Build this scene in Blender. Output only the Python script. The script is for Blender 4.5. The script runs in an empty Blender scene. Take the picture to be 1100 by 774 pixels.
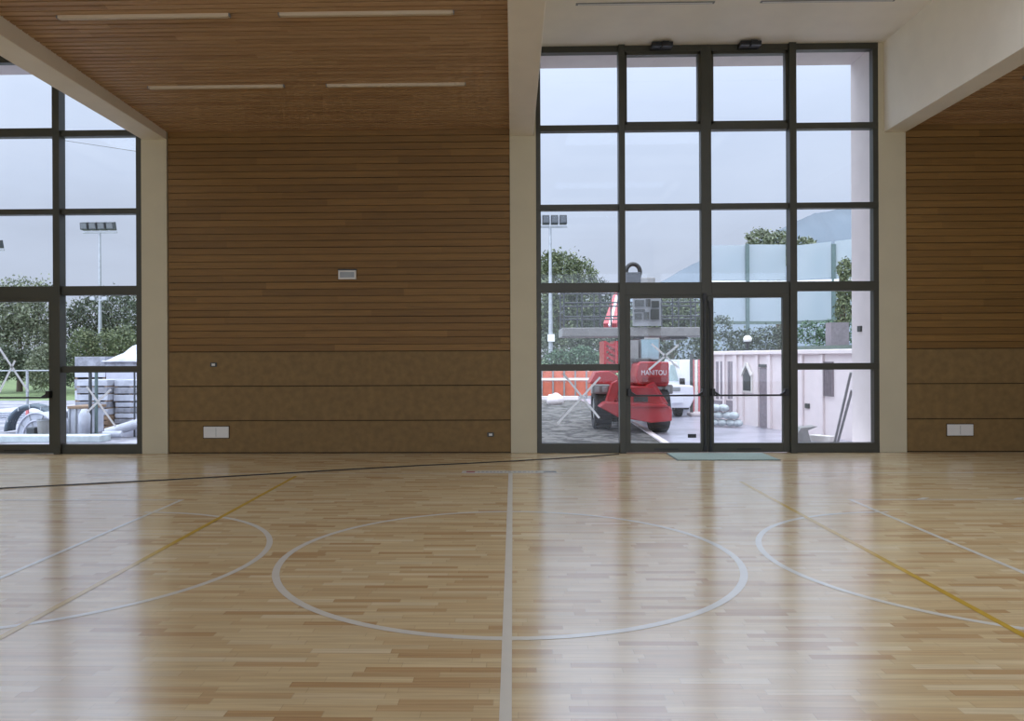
import bpy, math, random
from mathutils import Vector, Matrix
random.seed(7)
SC = bpy.context.scene
COL = SC.collection

# ------------------------------------------------------------------ camera
F_PX, CX, CY = 825.0, 534.4, 384.0
YAW, ROLL, H = math.radians(1.15), math.radians(-0.25), 1.6
D = 12.9            # distance of the glazed wall
G = -0.5            # yard level outside

def ray(px, py):
    x = (px-CX)/F_PX; y = -(py-CY)/F_PX
    xr = x*math.cos(ROLL)-y*math.sin(ROLL); yr = x*math.sin(ROLL)+y*math.cos(ROLL)
    return (xr*math.cos(YAW)-math.sin(YAW), xr*math.sin(YAW)+math.cos(YAW), yr)
def W(px, py, Y=D):                 # pixel -> (x, z) on the plane y = Y
    d = ray(px, py); t = Y/d[1]; return (d[0]*t, H+d[2]*t)
def FL(px, py, z=0.0):              # pixel -> (x, y) on the plane z
    d = ray(px, py); t = (z-H)/d[2]; return (d[0]*t, d[1]*t)

cam = bpy.data.cameras.new('camera'); co = bpy.data.objects.new('camera', cam); COL.objects.link(co)
cam.sensor_width = 36; cam.sensor_fit = 'HORIZONTAL'; cam.lens = 36*F_PX/1100
cam.shift_x = (550-CX)/1100; cam.shift_y = (CY-387)/1100
cam.clip_end = 3000
co.matrix_world = Matrix.Translation((0, 0, H)) @ Matrix.Rotation(YAW, 4, 'Z') @ Matrix.Rotation(math.pi/2, 4, 'X') @ Matrix.Rotation(ROLL, 4, 'Z')
SC.camera = co

# ------------------------------------------------------------------ materials
def lin(c):
    c = c/255; return c/12.92 if c <= .04045 else ((c+.055)/1.055)**2.4
def rgb(r, g, b): return (lin(r), lin(g), lin(b), 1)

class NT:
    def __init__(s, m): s.t = m.node_tree; s.n = s.t.nodes; s.l = s.t.links
    def new(s, typ, **kw):
        n = s.n.new(typ)
        for k, v in kw.items(): setattr(n, k, v)
        return n
    def inp(s, sock, v):
        if isinstance(v, bpy.types.NodeSocket): s.l.new(v, sock)
        else: sock.default_value = v
    def math(s, op, a, b=None, c=None):
        n = s.new('ShaderNodeMath', operation=op); s.inp(n.inputs[0], a)
        if b is not None: s.inp(n.inputs[1], b)
        if c is not None: s.inp(n.inputs[2], c)
        return n.outputs[0]
    def ramp(s, fac, stops, interp='LINEAR'):
        n = s.new('ShaderNodeValToRGB'); n.color_ramp.interpolation = interp
        el = n.color_ramp.elements
        while len(el) < len(stops): el.new(.5)
        for e, (p, c) in zip(el, stops): e.position = p; e.color = c
        s.l.new(fac, n.inputs[0]); return n.outputs[0]
    def mix(s, f, a, b, typ='MIX'):
        n = s.new('ShaderNodeMix', data_type='RGBA', blend_type=typ)
        s.inp(n.inputs[0], f); s.inp(n.inputs[6], a); s.inp(n.inputs[7], b); return n.outputs[2]

def base(name):
    m = bpy.data.materials.new(name); m.use_nodes = True
    t = NT(m); b = t.n['Principled BSDF']; return m, t, b

MATS = {}
def plain(name, c, rough=.6, metal=0, var=.12, scale=6, bump=0.0, coat=0, edge=.2):
    m, t, b = base(name)
    tc = t.new('ShaderNodeTexCoord'); nz = t.new('ShaderNodeTexNoise'); nz.inputs['Scale'].default_value = scale
    nz.inputs['Detail'].default_value = 5
    t.l.new(tc.outputs['Object'], nz.inputs['Vector'])
    hi = tuple(min(1, x*(1+var)) for x in c[:3])+(1,); lo = tuple(x*(1-var) for x in c[:3])+(1,)
    t.l.new(t.ramp(nz.outputs['Fac'], [(.5-edge, lo), (.5+edge, hi)]), b.inputs['Base Color'])
    b.inputs['Roughness'].default_value = rough; b.inputs['Metallic'].default_value = metal
    b.inputs['Coat Weight'].default_value = coat
    if bump:
        bp = t.new('ShaderNodeBump'); bp.inputs['Strength'].default_value = bump; bp.inputs['Distance'].default_value = .02
        t.l.new(nz.outputs['Fac'], bp.inputs['Height']); t.l.new(bp.outputs[0], b.inputs['Normal'])
    MATS[name] = m; return m

def planks(name, cols, ax_len, ax_w, w, L, rough, coat=0, coat_ior=1.5, coat_rough=.1, grain=.25, off=0.0, spec=.5, seam=.0):
    """strip wood: random tone for every board, boards run along ax_len"""
    m, t, b = base(name)
    tc = t.new('ShaderNodeTexCoord'); sp = t.new('ShaderNodeSeparateXYZ'); t.l.new(tc.outputs['Object'], sp.inputs[0])
    u = sp.outputs[ax_len]; v = t.math('ADD', sp.outputs[ax_w], off)
    row = t.math('FLOOR', t.math('DIVIDE', v, w))
    wn = t.new('ShaderNodeTexWhiteNoise', noise_dimensions='1D'); t.l.new(row, wn.inputs['W'])
    us = t.math('ADD', t.math('DIVIDE', u, L), t.math('MULTIPLY', wn.outputs['Value'], 7.3))
    cell = t.math('FLOOR', us)
    cb = t.new('ShaderNodeCombineXYZ'); t.l.new(cell, cb.inputs[0]); t.l.new(row, cb.inputs[1])
    wn2 = t.new('ShaderNodeTexWhiteNoise', noise_dimensions='2D'); t.l.new(cb.outputs[0], wn2.inputs['Vector'])
    n = len(cols); c = t.ramp(wn2.outputs['Value'], [(i/(n-1), q) for i, q in enumerate(cols)])
    # grain stretched along the board
    g = t.new('ShaderNodeCombineXYZ'); t.l.new(t.math('MULTIPLY', u, 2.0), g.inputs[0]); t.l.new(t.math('MULTIPLY', v, 60.0), g.inputs[1])
    t.l.new(wn2.outputs['Value'], g.inputs[2])
    nz = t.new('ShaderNodeTexNoise'); nz.inputs['Scale'].default_value = 1; nz.inputs['Detail'].default_value = 4
    t.l.new(g.outputs[0], nz.inputs['Vector'])
    gr = t.ramp(nz.outputs['Fac'], [(.3, (1-grain, 1-grain, 1-grain, 1)), (.7, (1+grain*.3,)*3+(1,))])
    c = t.mix(1.0, c, gr, 'MULTIPLY')
    if seam:
        fu = t.math('FRACT', us); fv = t.math('FRACT', t.math('DIVIDE', v, w))
        s1 = t.math('LESS_THAN', fu, .004/L); s2 = t.math('LESS_THAN', fv, .002/w)
        c = t.mix(t.math('MULTIPLY', t.math('MAXIMUM', s1, s2), seam), c, (.05, .03, .015, 1))
    t.l.new(c, b.inputs['Base Color'])
    b.inputs['Roughness'].default_value = rough; b.inputs['Specular IOR Level'].default_value = spec
    b.inputs['Coat Weight'].default_value = coat; b.inputs['Coat IOR'].default_value = coat_ior; b.inputs['Coat Roughness'].default_value = coat_rough
    MATS[name] = m; return m

FLOOR_M = planks('parquet_lacquered', [rgb(208,170,122), rgb(228,198,150), rgb(236,210,162), rgb(242,218,172), rgb(230,202,154), rgb(248,228,188)], 0, 1, .062, .44, .28, grain=.2, seam=.2)
FLOOR_M.node_tree.nodes['Principled BSDF'].inputs['IOR'].default_value = 2.6
def lacquer(m, ior=5.2, rough=.19):
    t = NT(m); b = t.n['Principled BSDF']; b.inputs['Specular IOR Level'].default_value = 0
    o = t.n['Material Output']; g = t.new('ShaderNodeBsdfGlossy'); g.inputs['Roughness'].default_value = rough; g.inputs['Color'].default_value = (.93, .96, 1, 1)
    f = t.new('ShaderNodeFresnel'); f.inputs['IOR'].default_value = ior; mx = t.new('ShaderNodeMixShader')
    t.l.new(f.outputs[0], mx.inputs[0]); t.l.new(b.outputs[0], mx.inputs[1]); t.l.new(g.outputs[0], mx.inputs[2]); t.l.new(mx.outputs[0], o.inputs[0])
lacquer(FLOOR_M)
SLAT_M = planks('slatted_wood', [rgb(118,84,30), rgb(128,92,36), rgb(136,99,42), rgb(124,88,33)], 0, 2, .117, 2.4, .6, grain=.22, off=-1.72)
CEIL_M = planks('ceiling_wood', [rgb(176,138,98), rgb(190,154,112), rgb(197,160,118), rgb(183,145,103)], 0, 1, .114, 2.4, .6, grain=.2)
PANEL_M = plain('brown_board', rgb(124,98,56), .7, var=.14, scale=9)
GROOVE_M = plain('dark_groove', rgb(58,40,20), .9)
CGROOVE_M = plain('ceiling_groove', rgb(84,60,38), .9)
WHITE_M = plain('white_plaster', rgb(200,190,162), .75, var=.03, scale=2)
WHITE2_M = plain('white_bay_plaster', rgb(246,238,222), .75, var=.03, scale=2)
EXT_M = plain('exterior_plaster', rgb(226,216,214), .8, var=.04, scale=3)
FRAME_M = plain('bronze_aluminium', rgb(62,61,50), .45, metal=.1, var=.05)
BLACK_M = plain('black_plastic', rgb(26,26,26), .45)
LINE_M = plain('white_court_paint', rgb(238,234,222), .2, var=.03)
YEL_M = plain('yellow_court_paint', rgb(214,176,70), .2, var=.05)
for m_ in (LINE_M, YEL_M):
    lacquer(m_)
PLATE_M = plain('white_plastic', rgb(225,222,215), .5, var=.03)
TAPE_M = plain('white_tape', rgb(240,240,240), .7, var=.04)
_t = NT(TAPE_M); _tl = _t.new('ShaderNodeBsdfTranslucent'); _tl.inputs[0].default_value = (.9, .9, .9, 1); _mx = _t.new('ShaderNodeMixShader'); _mx.inputs[0].default_value = .8
_t.l.new(_t.n['Principled BSDF'].outputs[0], _mx.inputs[1]); _t.l.new(_tl.outputs[0], _mx.inputs[2]); _t.l.new(_mx.outputs[0], _t.n['Material Output'].inputs[0])

def glass(name, tint=(.93, .95, .96, 1), k=.05):
    m = bpy.data.materials.new(name); m.use_nodes = True; t = NT(m); t.n.clear()
    o = t.new('ShaderNodeOutputMaterial'); mx = t.new('ShaderNodeMixShader')
    tr = t.new('ShaderNodeBsdfTransparent'); tr.inputs[0].default_value = tint
    gl = t.new('ShaderNodeBsdfGlossy'); gl.inputs['Roughness'].default_value = .02
    lw = t.new('ShaderNodeLayerWeight'); lw.inputs[0].default_value = .5
    p = t.math('POWER', lw.outputs['Facing'], 4.0); f = t.math('ADD', t.math('MULTIPLY', p, .6), k)
    nz = t.new('ShaderNodeTexNoise'); nz.inputs['Scale'].default_value = 3
    t.l.new(f, mx.inputs[0]); t.l.new(tr.outputs[0], mx.inputs[1]); t.l.new(gl.outputs[0], mx.inputs[2]); t.l.new(mx.outputs[0], o.inputs[0])
    return m
GLASS_M = glass('window_glass', (.97, .98, .99, 1), .02)
DGLASS_M = glass('dark_cab_glass', (.45, .55, .6, 1), .12)

def leafmat(name, a, b_, c):
    m, t, b = base(name)
    g = t.new('ShaderNodeNewGeometry')
    t.l.new(t.ramp(g.outputs['Random Per Island'], [(0, a), (.5, b_), (1, c)]), b.inputs['Base Color'])
    b.inputs['Roughness'].default_value = .6
    try: b.inputs['Subsurface Weight'].default_value = 0
    except Exception: pass
    return m
LEAF_DARK = leafmat('dark_leaves', rgb(44,54,42), rgb(72,84,64), rgb(100,110,88))
LEAF_MID = leafmat('mid_leaves', rgb(58,70,48), rgb(88,100,68), rgb(122,130,92))
LEAF_PALE = leafmat('pale_leaves', rgb(78,86,68), rgb(106,114,90), rgb(136,142,116))
LEAF_BLUE = leafmat('bluegreen_leaves', rgb(54,80,62), rgb(78,106,80), rgb(108,132,100))
BARK_M = plain('bark', rgb(84,74,62), .9)
STEEL_M = plain('galvanised_steel', rgb(160,164,168), .45, metal=.5)
DSTEEL_M = plain('dark_steel', rgb(70,74,78), .5, metal=.3)
RED_M = plain('red_machine_paint', rgb(172,34,42), .4, var=.08, coat=.4)
DRED_M = plain('dark_red_paint', rgb(140,30,38), .5)
TYRE_M = plain('tyre_rubber', rgb(40,40,42), .85)
CARWHITE_M = plain('white_car_paint', rgb(228,230,236), .3, var=.02, coat=.6)
LAMP_M = plain('clear_lamp_lens', rgb(150,155,155), .3)
FLOOD_M = plain('flood_lens', rgb(96,100,104), .4)
FIXT_M = plain('beige_fixture', rgb(205,188,160), .5, var=.02)
GREY_M = plain('mid_grey_metal', rgb(136,136,134), .6)
BROWN_M = plain('brown_timber', rgb(132,110,90), .8)
WRAP_M = plain('white_wrapping', rgb(176,180,190), .6, var=.16, scale=4, bump=.4)
TARP_M = plain('pale_tarpaulin', rgb(186,188,200), .6, var=.08, scale=3, bump=.5)
PIPEBLUE_M = plain('blue_pipe', rgb(84,98,108), .5)
GREEN_M = plain('green_post_paint', rgb(88,106,104), .6)
ORANGE_M = plain('orange_panel', rgb(196,106,82), .7, var=.15, scale=3)
PINK_M = plain('faded_red_panel', rgb(206,120,122), .7)
BAG_M = plain('white_sack', rgb(184,194,196), .8, var=.16, scale=5, bump=.4)
DGREEN_M = plain('dark_green_roof', rgb(96,110,102), .7)
BLOCK2_M = plain('grey_board_edge', rgb(140,142,150), .8, var=.3, scale=7)
BLOCK_M = plain('lilac_grey_block', rgb(134,126,130), .8, var=.12, scale=12)
OPEN_M = plain('dark_opening', rgb(70,74,72), .6)

# ------------------------------------------------------------------ mesh builder
WLOC = {}
class MB:
    def __init__(s): s.v = []; s.f = []
    def add(s, vs, fs):
        o = len(s.v); s.v += [tuple(v) for v in vs]; s.f += [tuple(i+o for i in f) for f in fs]; return s
    def box(s, x0, x1, y0, y1, z0, z1):
        x0, x1 = sorted((x0, x1)); y0, y1 = sorted((y0, y1)); z0, z1 = sorted((z0, z1))
        return s.add([(x0,y0,z0),(x1,y0,z0),(x1,y1,z0),(x0,y1,z0),(x0,y0,z1),(x1,y0,z1),(x1,y1,z1),(x0,y1,z1)],
                     [(0,3,2,1),(4,5,6,7),(0,1,5,4),(1,2,6,5),(2,3,7,6),(3,0,4,7)])
    def bar(s, a, b, w, h, up=(0,0,1)):          # box section from a to b
        a = Vector(a); b = Vector(b); d = (b-a).normalized(); u = Vector(up)
        if abs(d.dot(u)) > .98: u = Vector((0,1,0))
        r = d.cross(u).normalized(); u = r.cross(d)
        vs = []
        for p in (a, b):
            for sx, sy in ((-1,-1),(1,-1),(1,1),(-1,1)): vs.append(p+r*(sx*w/2)+u*(sy*h/2))
        return s.add(vs, [(0,1,2,3),(7,6,5,4),(0,4,5,1),(1,5,6,2),(2,6,7,3),(3,7,4,0)])
    def tube(s, pts, r, n=10, caps=True):
        pts = [Vector(p) for p in pts]; rs = r if isinstance(r, (list, tuple)) else [r]*len(pts)
        rings = []; prev = None
        for i, p in enumerate(pts):
            d = (pts[min(i+1, len(pts)-1)]-pts[max(i-1, 0)]).normalized()
            if prev is None:
                u = Vector((0,0,1)) if abs(d.z) < .9 else Vector((1,0,0))
                u = (u-d*u.dot(d)).normalized()
            else: u = (prev-d*prev.dot(d)).normalized()
            prev = u; w = d.cross(u)
            rings.append([p+(u*math.cos(2*math.pi*k/n)+w*math.sin(2*math.pi*k/n))*rs[i] for k in range(n)])
        vs = [v for q in rings for v in q]; fs = []
        for i in range(len(pts)-1):
            for k in range(n):
                a = i*n+k; b = i*n+(k+1) % n; fs.append((a, b, b+n, a+n))
        if caps: fs += [tuple(range(n))[::-1], tuple((len(pts)-1)*n+k for k in range(n))]
        return s.add(vs, fs)
    def prism(s, poly, y0, y1):                  # poly in (x, z), extruded along y
        n = len(poly); vs = [(x, y0, z) for x, z in poly]+[(x, y1, z) for x, z in poly]
        fs = [tuple(range(n)), tuple(range(2*n-1, n-1, -1))]+[(i, i+n, (i+1) % n+n, (i+1) % n) for i in range(n)]
        return s.add(vs, fs)
    def slab(s, poly, z0, z1):                   # poly in (x, y), extruded along z
        n = len(poly); vs = [(x, y, z0) for x, y in poly]+[(x, y, z1) for x, y in poly]
        fs = [tuple(range(n))[::-1], tuple(range(n, 2*n))]+[(i, (i+1) % n, (i+1) % n+n, i+n) for i in range(n)]
        return s.add(vs, fs)
    def blob(s, c, r, seg=14, rings=8, jit=.0):
        vs = []; fs = []
        for i in range(rings+1):
            th = math.pi*i/rings
            for k in range(seg):
                ph = 2*math.pi*k/seg; j = 1+random.uniform(-jit, jit)
                vs.append((c[0]+r[0]*j*math.sin(th)*math.cos(ph), c[1]+r[1]*j*math.sin(th)*math.sin(ph), c[2]+r[2]*j*math.cos(th)))
        for i in range(rings):
            for k in range(seg):
                a = i*seg+k; b = i*seg+(k+1) % seg; fs.append((a, a+seg, b+seg, b))
        return s.add(vs, fs)
    def build(s, name, mat, parent=None, at=None, smooth=False, bevel=0, **props):
        if parent is not None: loc = WLOC[parent.name]
        else: loc = Vector(at) if at is not None else Vector((0,0,0))
        me = bpy.data.meshes.new(name)
        me.from_pydata([tuple(Vector(v)-loc) for v in s.v], [], s.f); me.update()
        import bmesh
        bm = bmesh.new(); bm.from_mesh(me); bmesh.ops.recalc_face_normals(bm, faces=bm.faces); bm.to_mesh(me); bm.free()
        if smooth:
            for p in me.polygons: p.use_smooth = True
        me.materials.append(mat)
        o = bpy.data.objects.new(name, me); COL.objects.link(o)
        if parent is not None: o.parent = parent
        else: o.location = loc
        WLOC[o.name] = loc
        if bevel:
            md = o.modifiers.new('bevel', 'BEVEL'); md.width = bevel; md.segments = 2; md.limit_method = 'ANGLE'
        for k, v in props.items(): o[k] = v
        return o

def thing(name, label, cat, at=(0,0,0), group=None, kind=None):
    o = bpy.data.objects.new(name, None); COL.objects.link(o); o.location = at; o.empty_display_size = .2
    WLOC[o.name] = Vector(at)
    o['label'] = label; o['category'] = cat
    if group: o['group'] = group
    if kind: o['kind'] = kind
    return o
def tag(o, label, cat, group=None, kind=None):
    o['label'] = label; o['category'] = cat
    if group: o['group'] = group
    if kind: o['kind'] = kind
    return o
def struct(o, label=None, cat=None):
    o['kind'] = 'structure'
    if label: o['label'] = label; o['category'] = cat
    return o

# ------------------------------------------------------------------ setting: hall
XP = [(-12.40, -11.96), (-6.28, -5.84), (-0.04, 0.40), (6.08, 6.53), (12.33, 12.8)]   # pillars
WOOD = [(-5.84, -0.04), (6.53, 12.33)]
BAY = [(-11.96, -6.28), (0.40, 6.08)]
YB = -8.0
ZC = 5.44      # wood ceiling at the wall
SL = 0.022     # its rise towards the back of the hall
ZS = 5.31      # beam soffit
ZW = 6.80      # white bay ceiling

fl = MB().box(-12.8, 12.8, YB-.3, D+.12, -.2, 0).build('floor', FLOOR_M)
struct(fl, 'glossy light brown strip parquet floor of the sports hall', 'floor')

def ring(cx, cy, r, w, a0=0, a1=360, n=96, z=.0015):
    b = MB(); vs = []; fs = []
    for i in range(n+1):
        a = math.radians(a0+(a1-a0)*i/n)
        vs += [(cx+(r-w)*math.cos(a), cy+(r-w)*math.sin(a), z), (cx+r*math.cos(a), cy+r*math.sin(a), z)]
    for i in range(n): fs.append((2*i, 2*i+1, 2*i+3, 2*i+2))
    return b.add(vs, fs)
def strip(x0, x1, y0, y1, z=.0015):
    return MB().add([(x0,y0,z),(x1,y0,z),(x1,y1,z),(x0,y1,z)], [(0,1,2,3)])
ring(-.04, 6.18, 1.83, .055).build('court_line', LINE_M, fl, label='white centre circle line')
ring(-3.86, 6.15, 1.83, .05, -90, 90).build('court_line', LINE_M, fl, label='white half circle line left of the centre circle')
ring(3.84, 6.15, 1.83, .05, 90, 270).build('court_line', LINE_M, fl, label='white half circle line right of the centre circle')
strip(-.068, -.012, -4, 10.62, .0025).build('court_line', LINE_M, fl, label='white halfway line')
strip(-3.79, -3.745, -3, 8.63, .002).build('court_line', LINE_M, fl, label='thin white line crossing the left half circle')
strip(3.73, 3.775, -3, 8.63, .002).build('court_line', LINE_M, fl, label='thin white line crossing the right half circle')
strip(3.73, 12.2, 8.63, 8.665).build('court_line', LINE_M, fl, label='thin white side line on the right')
strip(-12.3, -3.74, 8.63, 8.665).build('court_line', LINE_M, fl, label='thin white side line on the left')
strip(-12.3, 12.2, 10.62, 10.65, .0012).build('court_line', LINE_M, fl, label='thin faint white line near the wall')
for x_ in (4.62, 5.68):
    MB().slab([(x_-.12, 8.66), (x_-.05, 8.66), (x_+.06, 8.74), (x_-.0, 8.76)], .001, .003).build('court_line', LINE_M, fl)
strip(2.885, 2.935, -3, 9.9, .0018).build('court_line', YEL_M, fl, label='yellow line on the right')
strip(-2.985, -2.935, -3, 10.4, .0018).build('court_line', YEL_M, fl, label='yellow line on the left')

# wall body (masonry, outer face at 13.9)
wl = MB()
for x0, x1 in [(-13.2, -11.96), (-6.28, .40), (6.08, 13.2)]:
    wl.box(x0, x1, D+.06, 13.9, -.6, 7.6)
for x0, x1 in BAY: wl.box(x0, x1, D+.06, 13.9, ZW+.02, 7.6)
wf = wl.build('wall_front', EXT_M)
struct(wf, 'front wall of the hall with pale outer plaster', 'wall')
for i, (x0, x1) in enumerate(XP[:4]):
    MB().box(x0, x1, D-.03, D+.06, 0, ZW if i != 0 else ZW).build('pillar', WHITE_M, wf, bevel=.006)
# wood cladding : slats above, smooth boards below
for k, (x0, x1) in enumerate(WOOD):
    tr = struct(MB().box(x0, x1, D+.03, D+.06, 0, ZC+.3).build('trim_%d' % (k+1), GROOVE_M),
                ['timber wall cladding between the left and the central pillar', 'timber wall cladding right of the right pillar'][k], 'wall cladding')
    b = MB(); z = 1.72; n = 0
    while z < ZC+.1:
        gap = .013 if n % 5 == 0 else .006
        b.box(x0+.01, x1-.004, D, D+.03, z+gap/2, z+.117-.005); z += .117; n += 1
    b.build('slats', SLAT_M, tr)
    b = MB()
    for z0, z1 in ((.02, .545), (.56, 1.13), (1.145, 1.713)): b.box(x0+.01, x1-.004, D, D+.03, z0, z1)
    b.build('board', PANEL_M, tr)
# other walls
struct(MB().box(-13.2, -12.4, YB, D+.06, 0, 7.6).build('wall_left', WHITE_M))
struct(MB().box(12.34, 13.2, YB, D+.06, 0, 7.6).build('wall_right', WHITE_M))
bw = MB()
for x0, x1 in [(-13.2, -12.2), (-6.3, -5.8), (-.1, .4), (6.0, 6.5), (12.2, 13.2)]: bw.box(x0, x1, YB-.4, YB, 0, 7.6)
bw.box(-13.2, 13.2, YB-.4, YB, 5.3, 7.6); bw.box(-13.2, 13.2, YB-.4, YB, 0, .5)
struct(bw.build('wall_back', WHITE_M))

# ceiling
# unseen roof openings added over the white bays to brighten the floor
SKY_Y = [(-6.5, -2.5), (-1.0, 3.0), (4.5, 8.5)]
SKY_X = [(x0+.9, x1-.9) for x0, x1 in BAY]
def perforated(mb, xa, xb, ya, yb, z0, z1, holes_x):
    xs = xa
    for h0, h1 in holes_x:
        mb.box(xs, h0, ya, yb, z0, z1); yy = ya
        for s0, s1 in SKY_Y: mb.box(h0, h1, yy, s0, z0, z1); yy = s1
        mb.box(h0, h1, yy, yb, z0, z1); xs = h1
    mb.box(xs, xb, ya, yb, z0, z1); return mb
cl = perforated(MB(), -13.2, 13.2, YB-.4, D+.9, 7.2, 7.5, SKY_X).build('ceiling', WHITE_M)
struct(cl, 'hall ceiling of timber strips, white bays and white beams', 'ceiling')
def cz(y): return ZC+SL*(D-y)
for x0, x1 in WOOD:
    b = MB(); y = D-.004
    while y > YB:
        y2 = y-.083
        b.add([(x0, y2, cz(y2)), (x1, y2, cz(y2)), (x1, y, cz(y)), (x0, y, cz(y)),
               (x0, y2, cz(y2)+.02), (x1, y2, cz(y2)+.02), (x1, y, cz(y)+.02), (x0, y, cz(y)+.02)],
              [(0,3,2,1),(4,5,6,7),(0,1,5,4),(1,2,6,5),(2,3,7,6),(3,0,4,7)])
        y -= .114
    b.build('timber_ceiling', CEIL_M, cl)
    MB().add([(x0, YB, cz(YB)+.021), (x1, YB, cz(YB)+.021), (x1, D, cz(D)+.021), (x0, D, cz(D)+.021)], [(0,1,2,3)]).build('ceiling_backing', CGROOVE_M, cl)
for x0, x1 in [(-12.4, -6.0), (.1, 6.4)]:
    hx = [h for h in SKY_X if x0 < h[0] < x1]
    perforated(MB(), x0, x1, YB, D+.06, ZW, ZW+.1, hx).build('white_ceiling', WHITE2_M, cl)
for h0, h1 in SKY_X:
    for s0, s1 in SKY_Y:
        b = MB(); b.box(h0-.1, h0, s0-.1, s1+.1, ZW, 7.5); b.box(h1, h1+.1, s0-.1, s1+.1, ZW, 7.5); b.box(h0, h1, s0-.1, s0, ZW, 7.5); b.box(h0, h1, s1, s1+.1, ZW, 7.5)
        b.build('added_rooflight_kerb', WHITE2_M, cl)
        MB().box(h0-.05, h1+.05, s0-.05, s1+.05, 7.51, 7.53).build('added_rooflight_pane', GLASS_M, cl)
for x0, x1 in [(-12.4, -12.0), (-6.25, -5.84), (-.04, .36), (6.17, 6.53)]:
    MB().box(x0, x1, YB, D-.03, ZS, 7.2).build('beam', WHITE2_M, cl, bevel=.008)

# ------------------------------------------------------------------ windows and doors
def X(px, py=300): return W(px, py)[0]
def Z(py, px=600): return W(px, py)[1]
x_l, x_r = BAY[1]
G1 = (X(581.2), X(664.6)); M1 = (X(664.6), X(671.2)); G2 = (X(671.2), X(753)); G3 = (X(764), X(847)); G4 = (X(854.4), X(937.6))
zr = [(Z(135), Z(141.5)), (Z(220), Z(226)), (Z(304), Z(314)), (Z(391), Z(398))]
Z_B = Z(475.8); Z_T = Z(57.4); Z_H = ZW
Z_D = Z(320.2, 710)
def make_window(n, dx, lab):
    w = thing('window_%d' % n, lab, 'window', (x_l+dx, D, 0), kind='structure')
    ya, yb = D-.03, D+.1
    b = MB()
    b.box(x_l+dx, G1[0]+dx, ya, yb, 0, Z_H); b.box(G4[1]+dx, x_r+dx, ya, yb, 0, Z_H)     # jambs
    b.box(x_l+dx, x_r+dx, ya-.005, yb, Z_T, Z_H)
    b.build('frame', FRAME_M, w, bevel=.004)
    b = MB()
    yc = D-.09
    b.box(G1[1]+dx, G2[0]+dx, yc, yb, 0, Z_H+.0); b.build('mullion', FRAME_M, w, bevel=.004)
    MB().box(G3[1]+dx, G4[0]+dx, yc, yb, 0, Z_H).build('mullion', FRAME_M, w, bevel=.004)
    MB().box(G2[1]+dx, G3[0]+dx, ya-.01, yb, Z_D+.03, Z_H).build('mullion', FRAME_M, w, bevel=.004)
    for i, (zt, zb) in enumerate(zr):
        t = MB()
        if i < 2: t.box(x_l+dx, x_r+dx, ya-.004, yb, zb, zt)
        elif i == 2:
            t.box(x_l+dx, x_r+dx, ya-.004, yb, zb, zt); t.box(G2[0]-.02+dx, G3[1]+.02+dx, ya-.006, yb, Z_D+.05, zt)
        else: t.box(x_l+dx, G2[0]+dx-.05, ya-.004, yb, zb, zt); t.box(G3[1]+dx+.03, x_r+dx, ya-.004, yb, zb, zt)
        t.build('transom', FRAME_M, w, bevel=.004)
    t = MB(); t.box(x_l+dx, G1[1]+dx+.05, ya-.004, yb, 0, Z_B); t.build('sill', FRAME_M, w, bevel=.004)
    t = MB(); t.box(G4[0]-.05+dx, x_r+dx, ya-.004, yb, 0, Z_B); t.build('sill', FRAME_M, w, bevel=.004)
    # opening sashes of the two upper middle lights
    for g in (G2, G3):
        e = .045; b = MB(); x0, x1 = g[0]+dx, g[1]+dx; z0, z1 = zr[0][0], Z_T
        b.box(x0, x0+e, ya+.005, yb-.01, z0, z1); b.box(x1-e, x1, ya+.005, yb-.01, z0, z1)
        b.box(x0, x1, ya+.005, yb-.01, z0, z0+e); b.box(x0, x1, ya+.005, yb-.01, z1-.05, z1)
        s = b.build('opening_sash', FRAME_M, w)
        xm = (x0+x1)/2-.03
        o = MB(); o.box(xm-.17, xm+.17, ya-.2, ya-.005, Z_H-.09, Z_H-.02); o.box(xm-.01, xm+.1, ya-.23, ya-.2, Z_H-.1, Z_H-.02)
        o.bar((xm-.05, ya-.22, Z_H-.14), (xm+.06, ya-.22, Z_H-.03), .015, .02)
        o.build('window_opener', BLACK_M, w, bevel=.004, label='black motor of the opening sash')
    cells = []
    rows_all = [(zr[0][0], Z_T), (zr[1][0], zr[0][1]), (zr[2][0], zr[1][1])]
    for g in (G1, G2, G3, G4):
        for z0, z1 in rows_all: cells.append((g, z0, z1))
    for g in (G1, G4): cells += [(g, zr[3][0], zr[2][1]), (g, Z_B, zr[3][1])]
    for g, z0, z1 in cells:
        MB().box(g[0]+dx-.01, g[1]+dx+.01, D+.04, D+.052, z0-.01, z1+.01).build('pane', GLASS_M, w)
    return w
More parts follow.
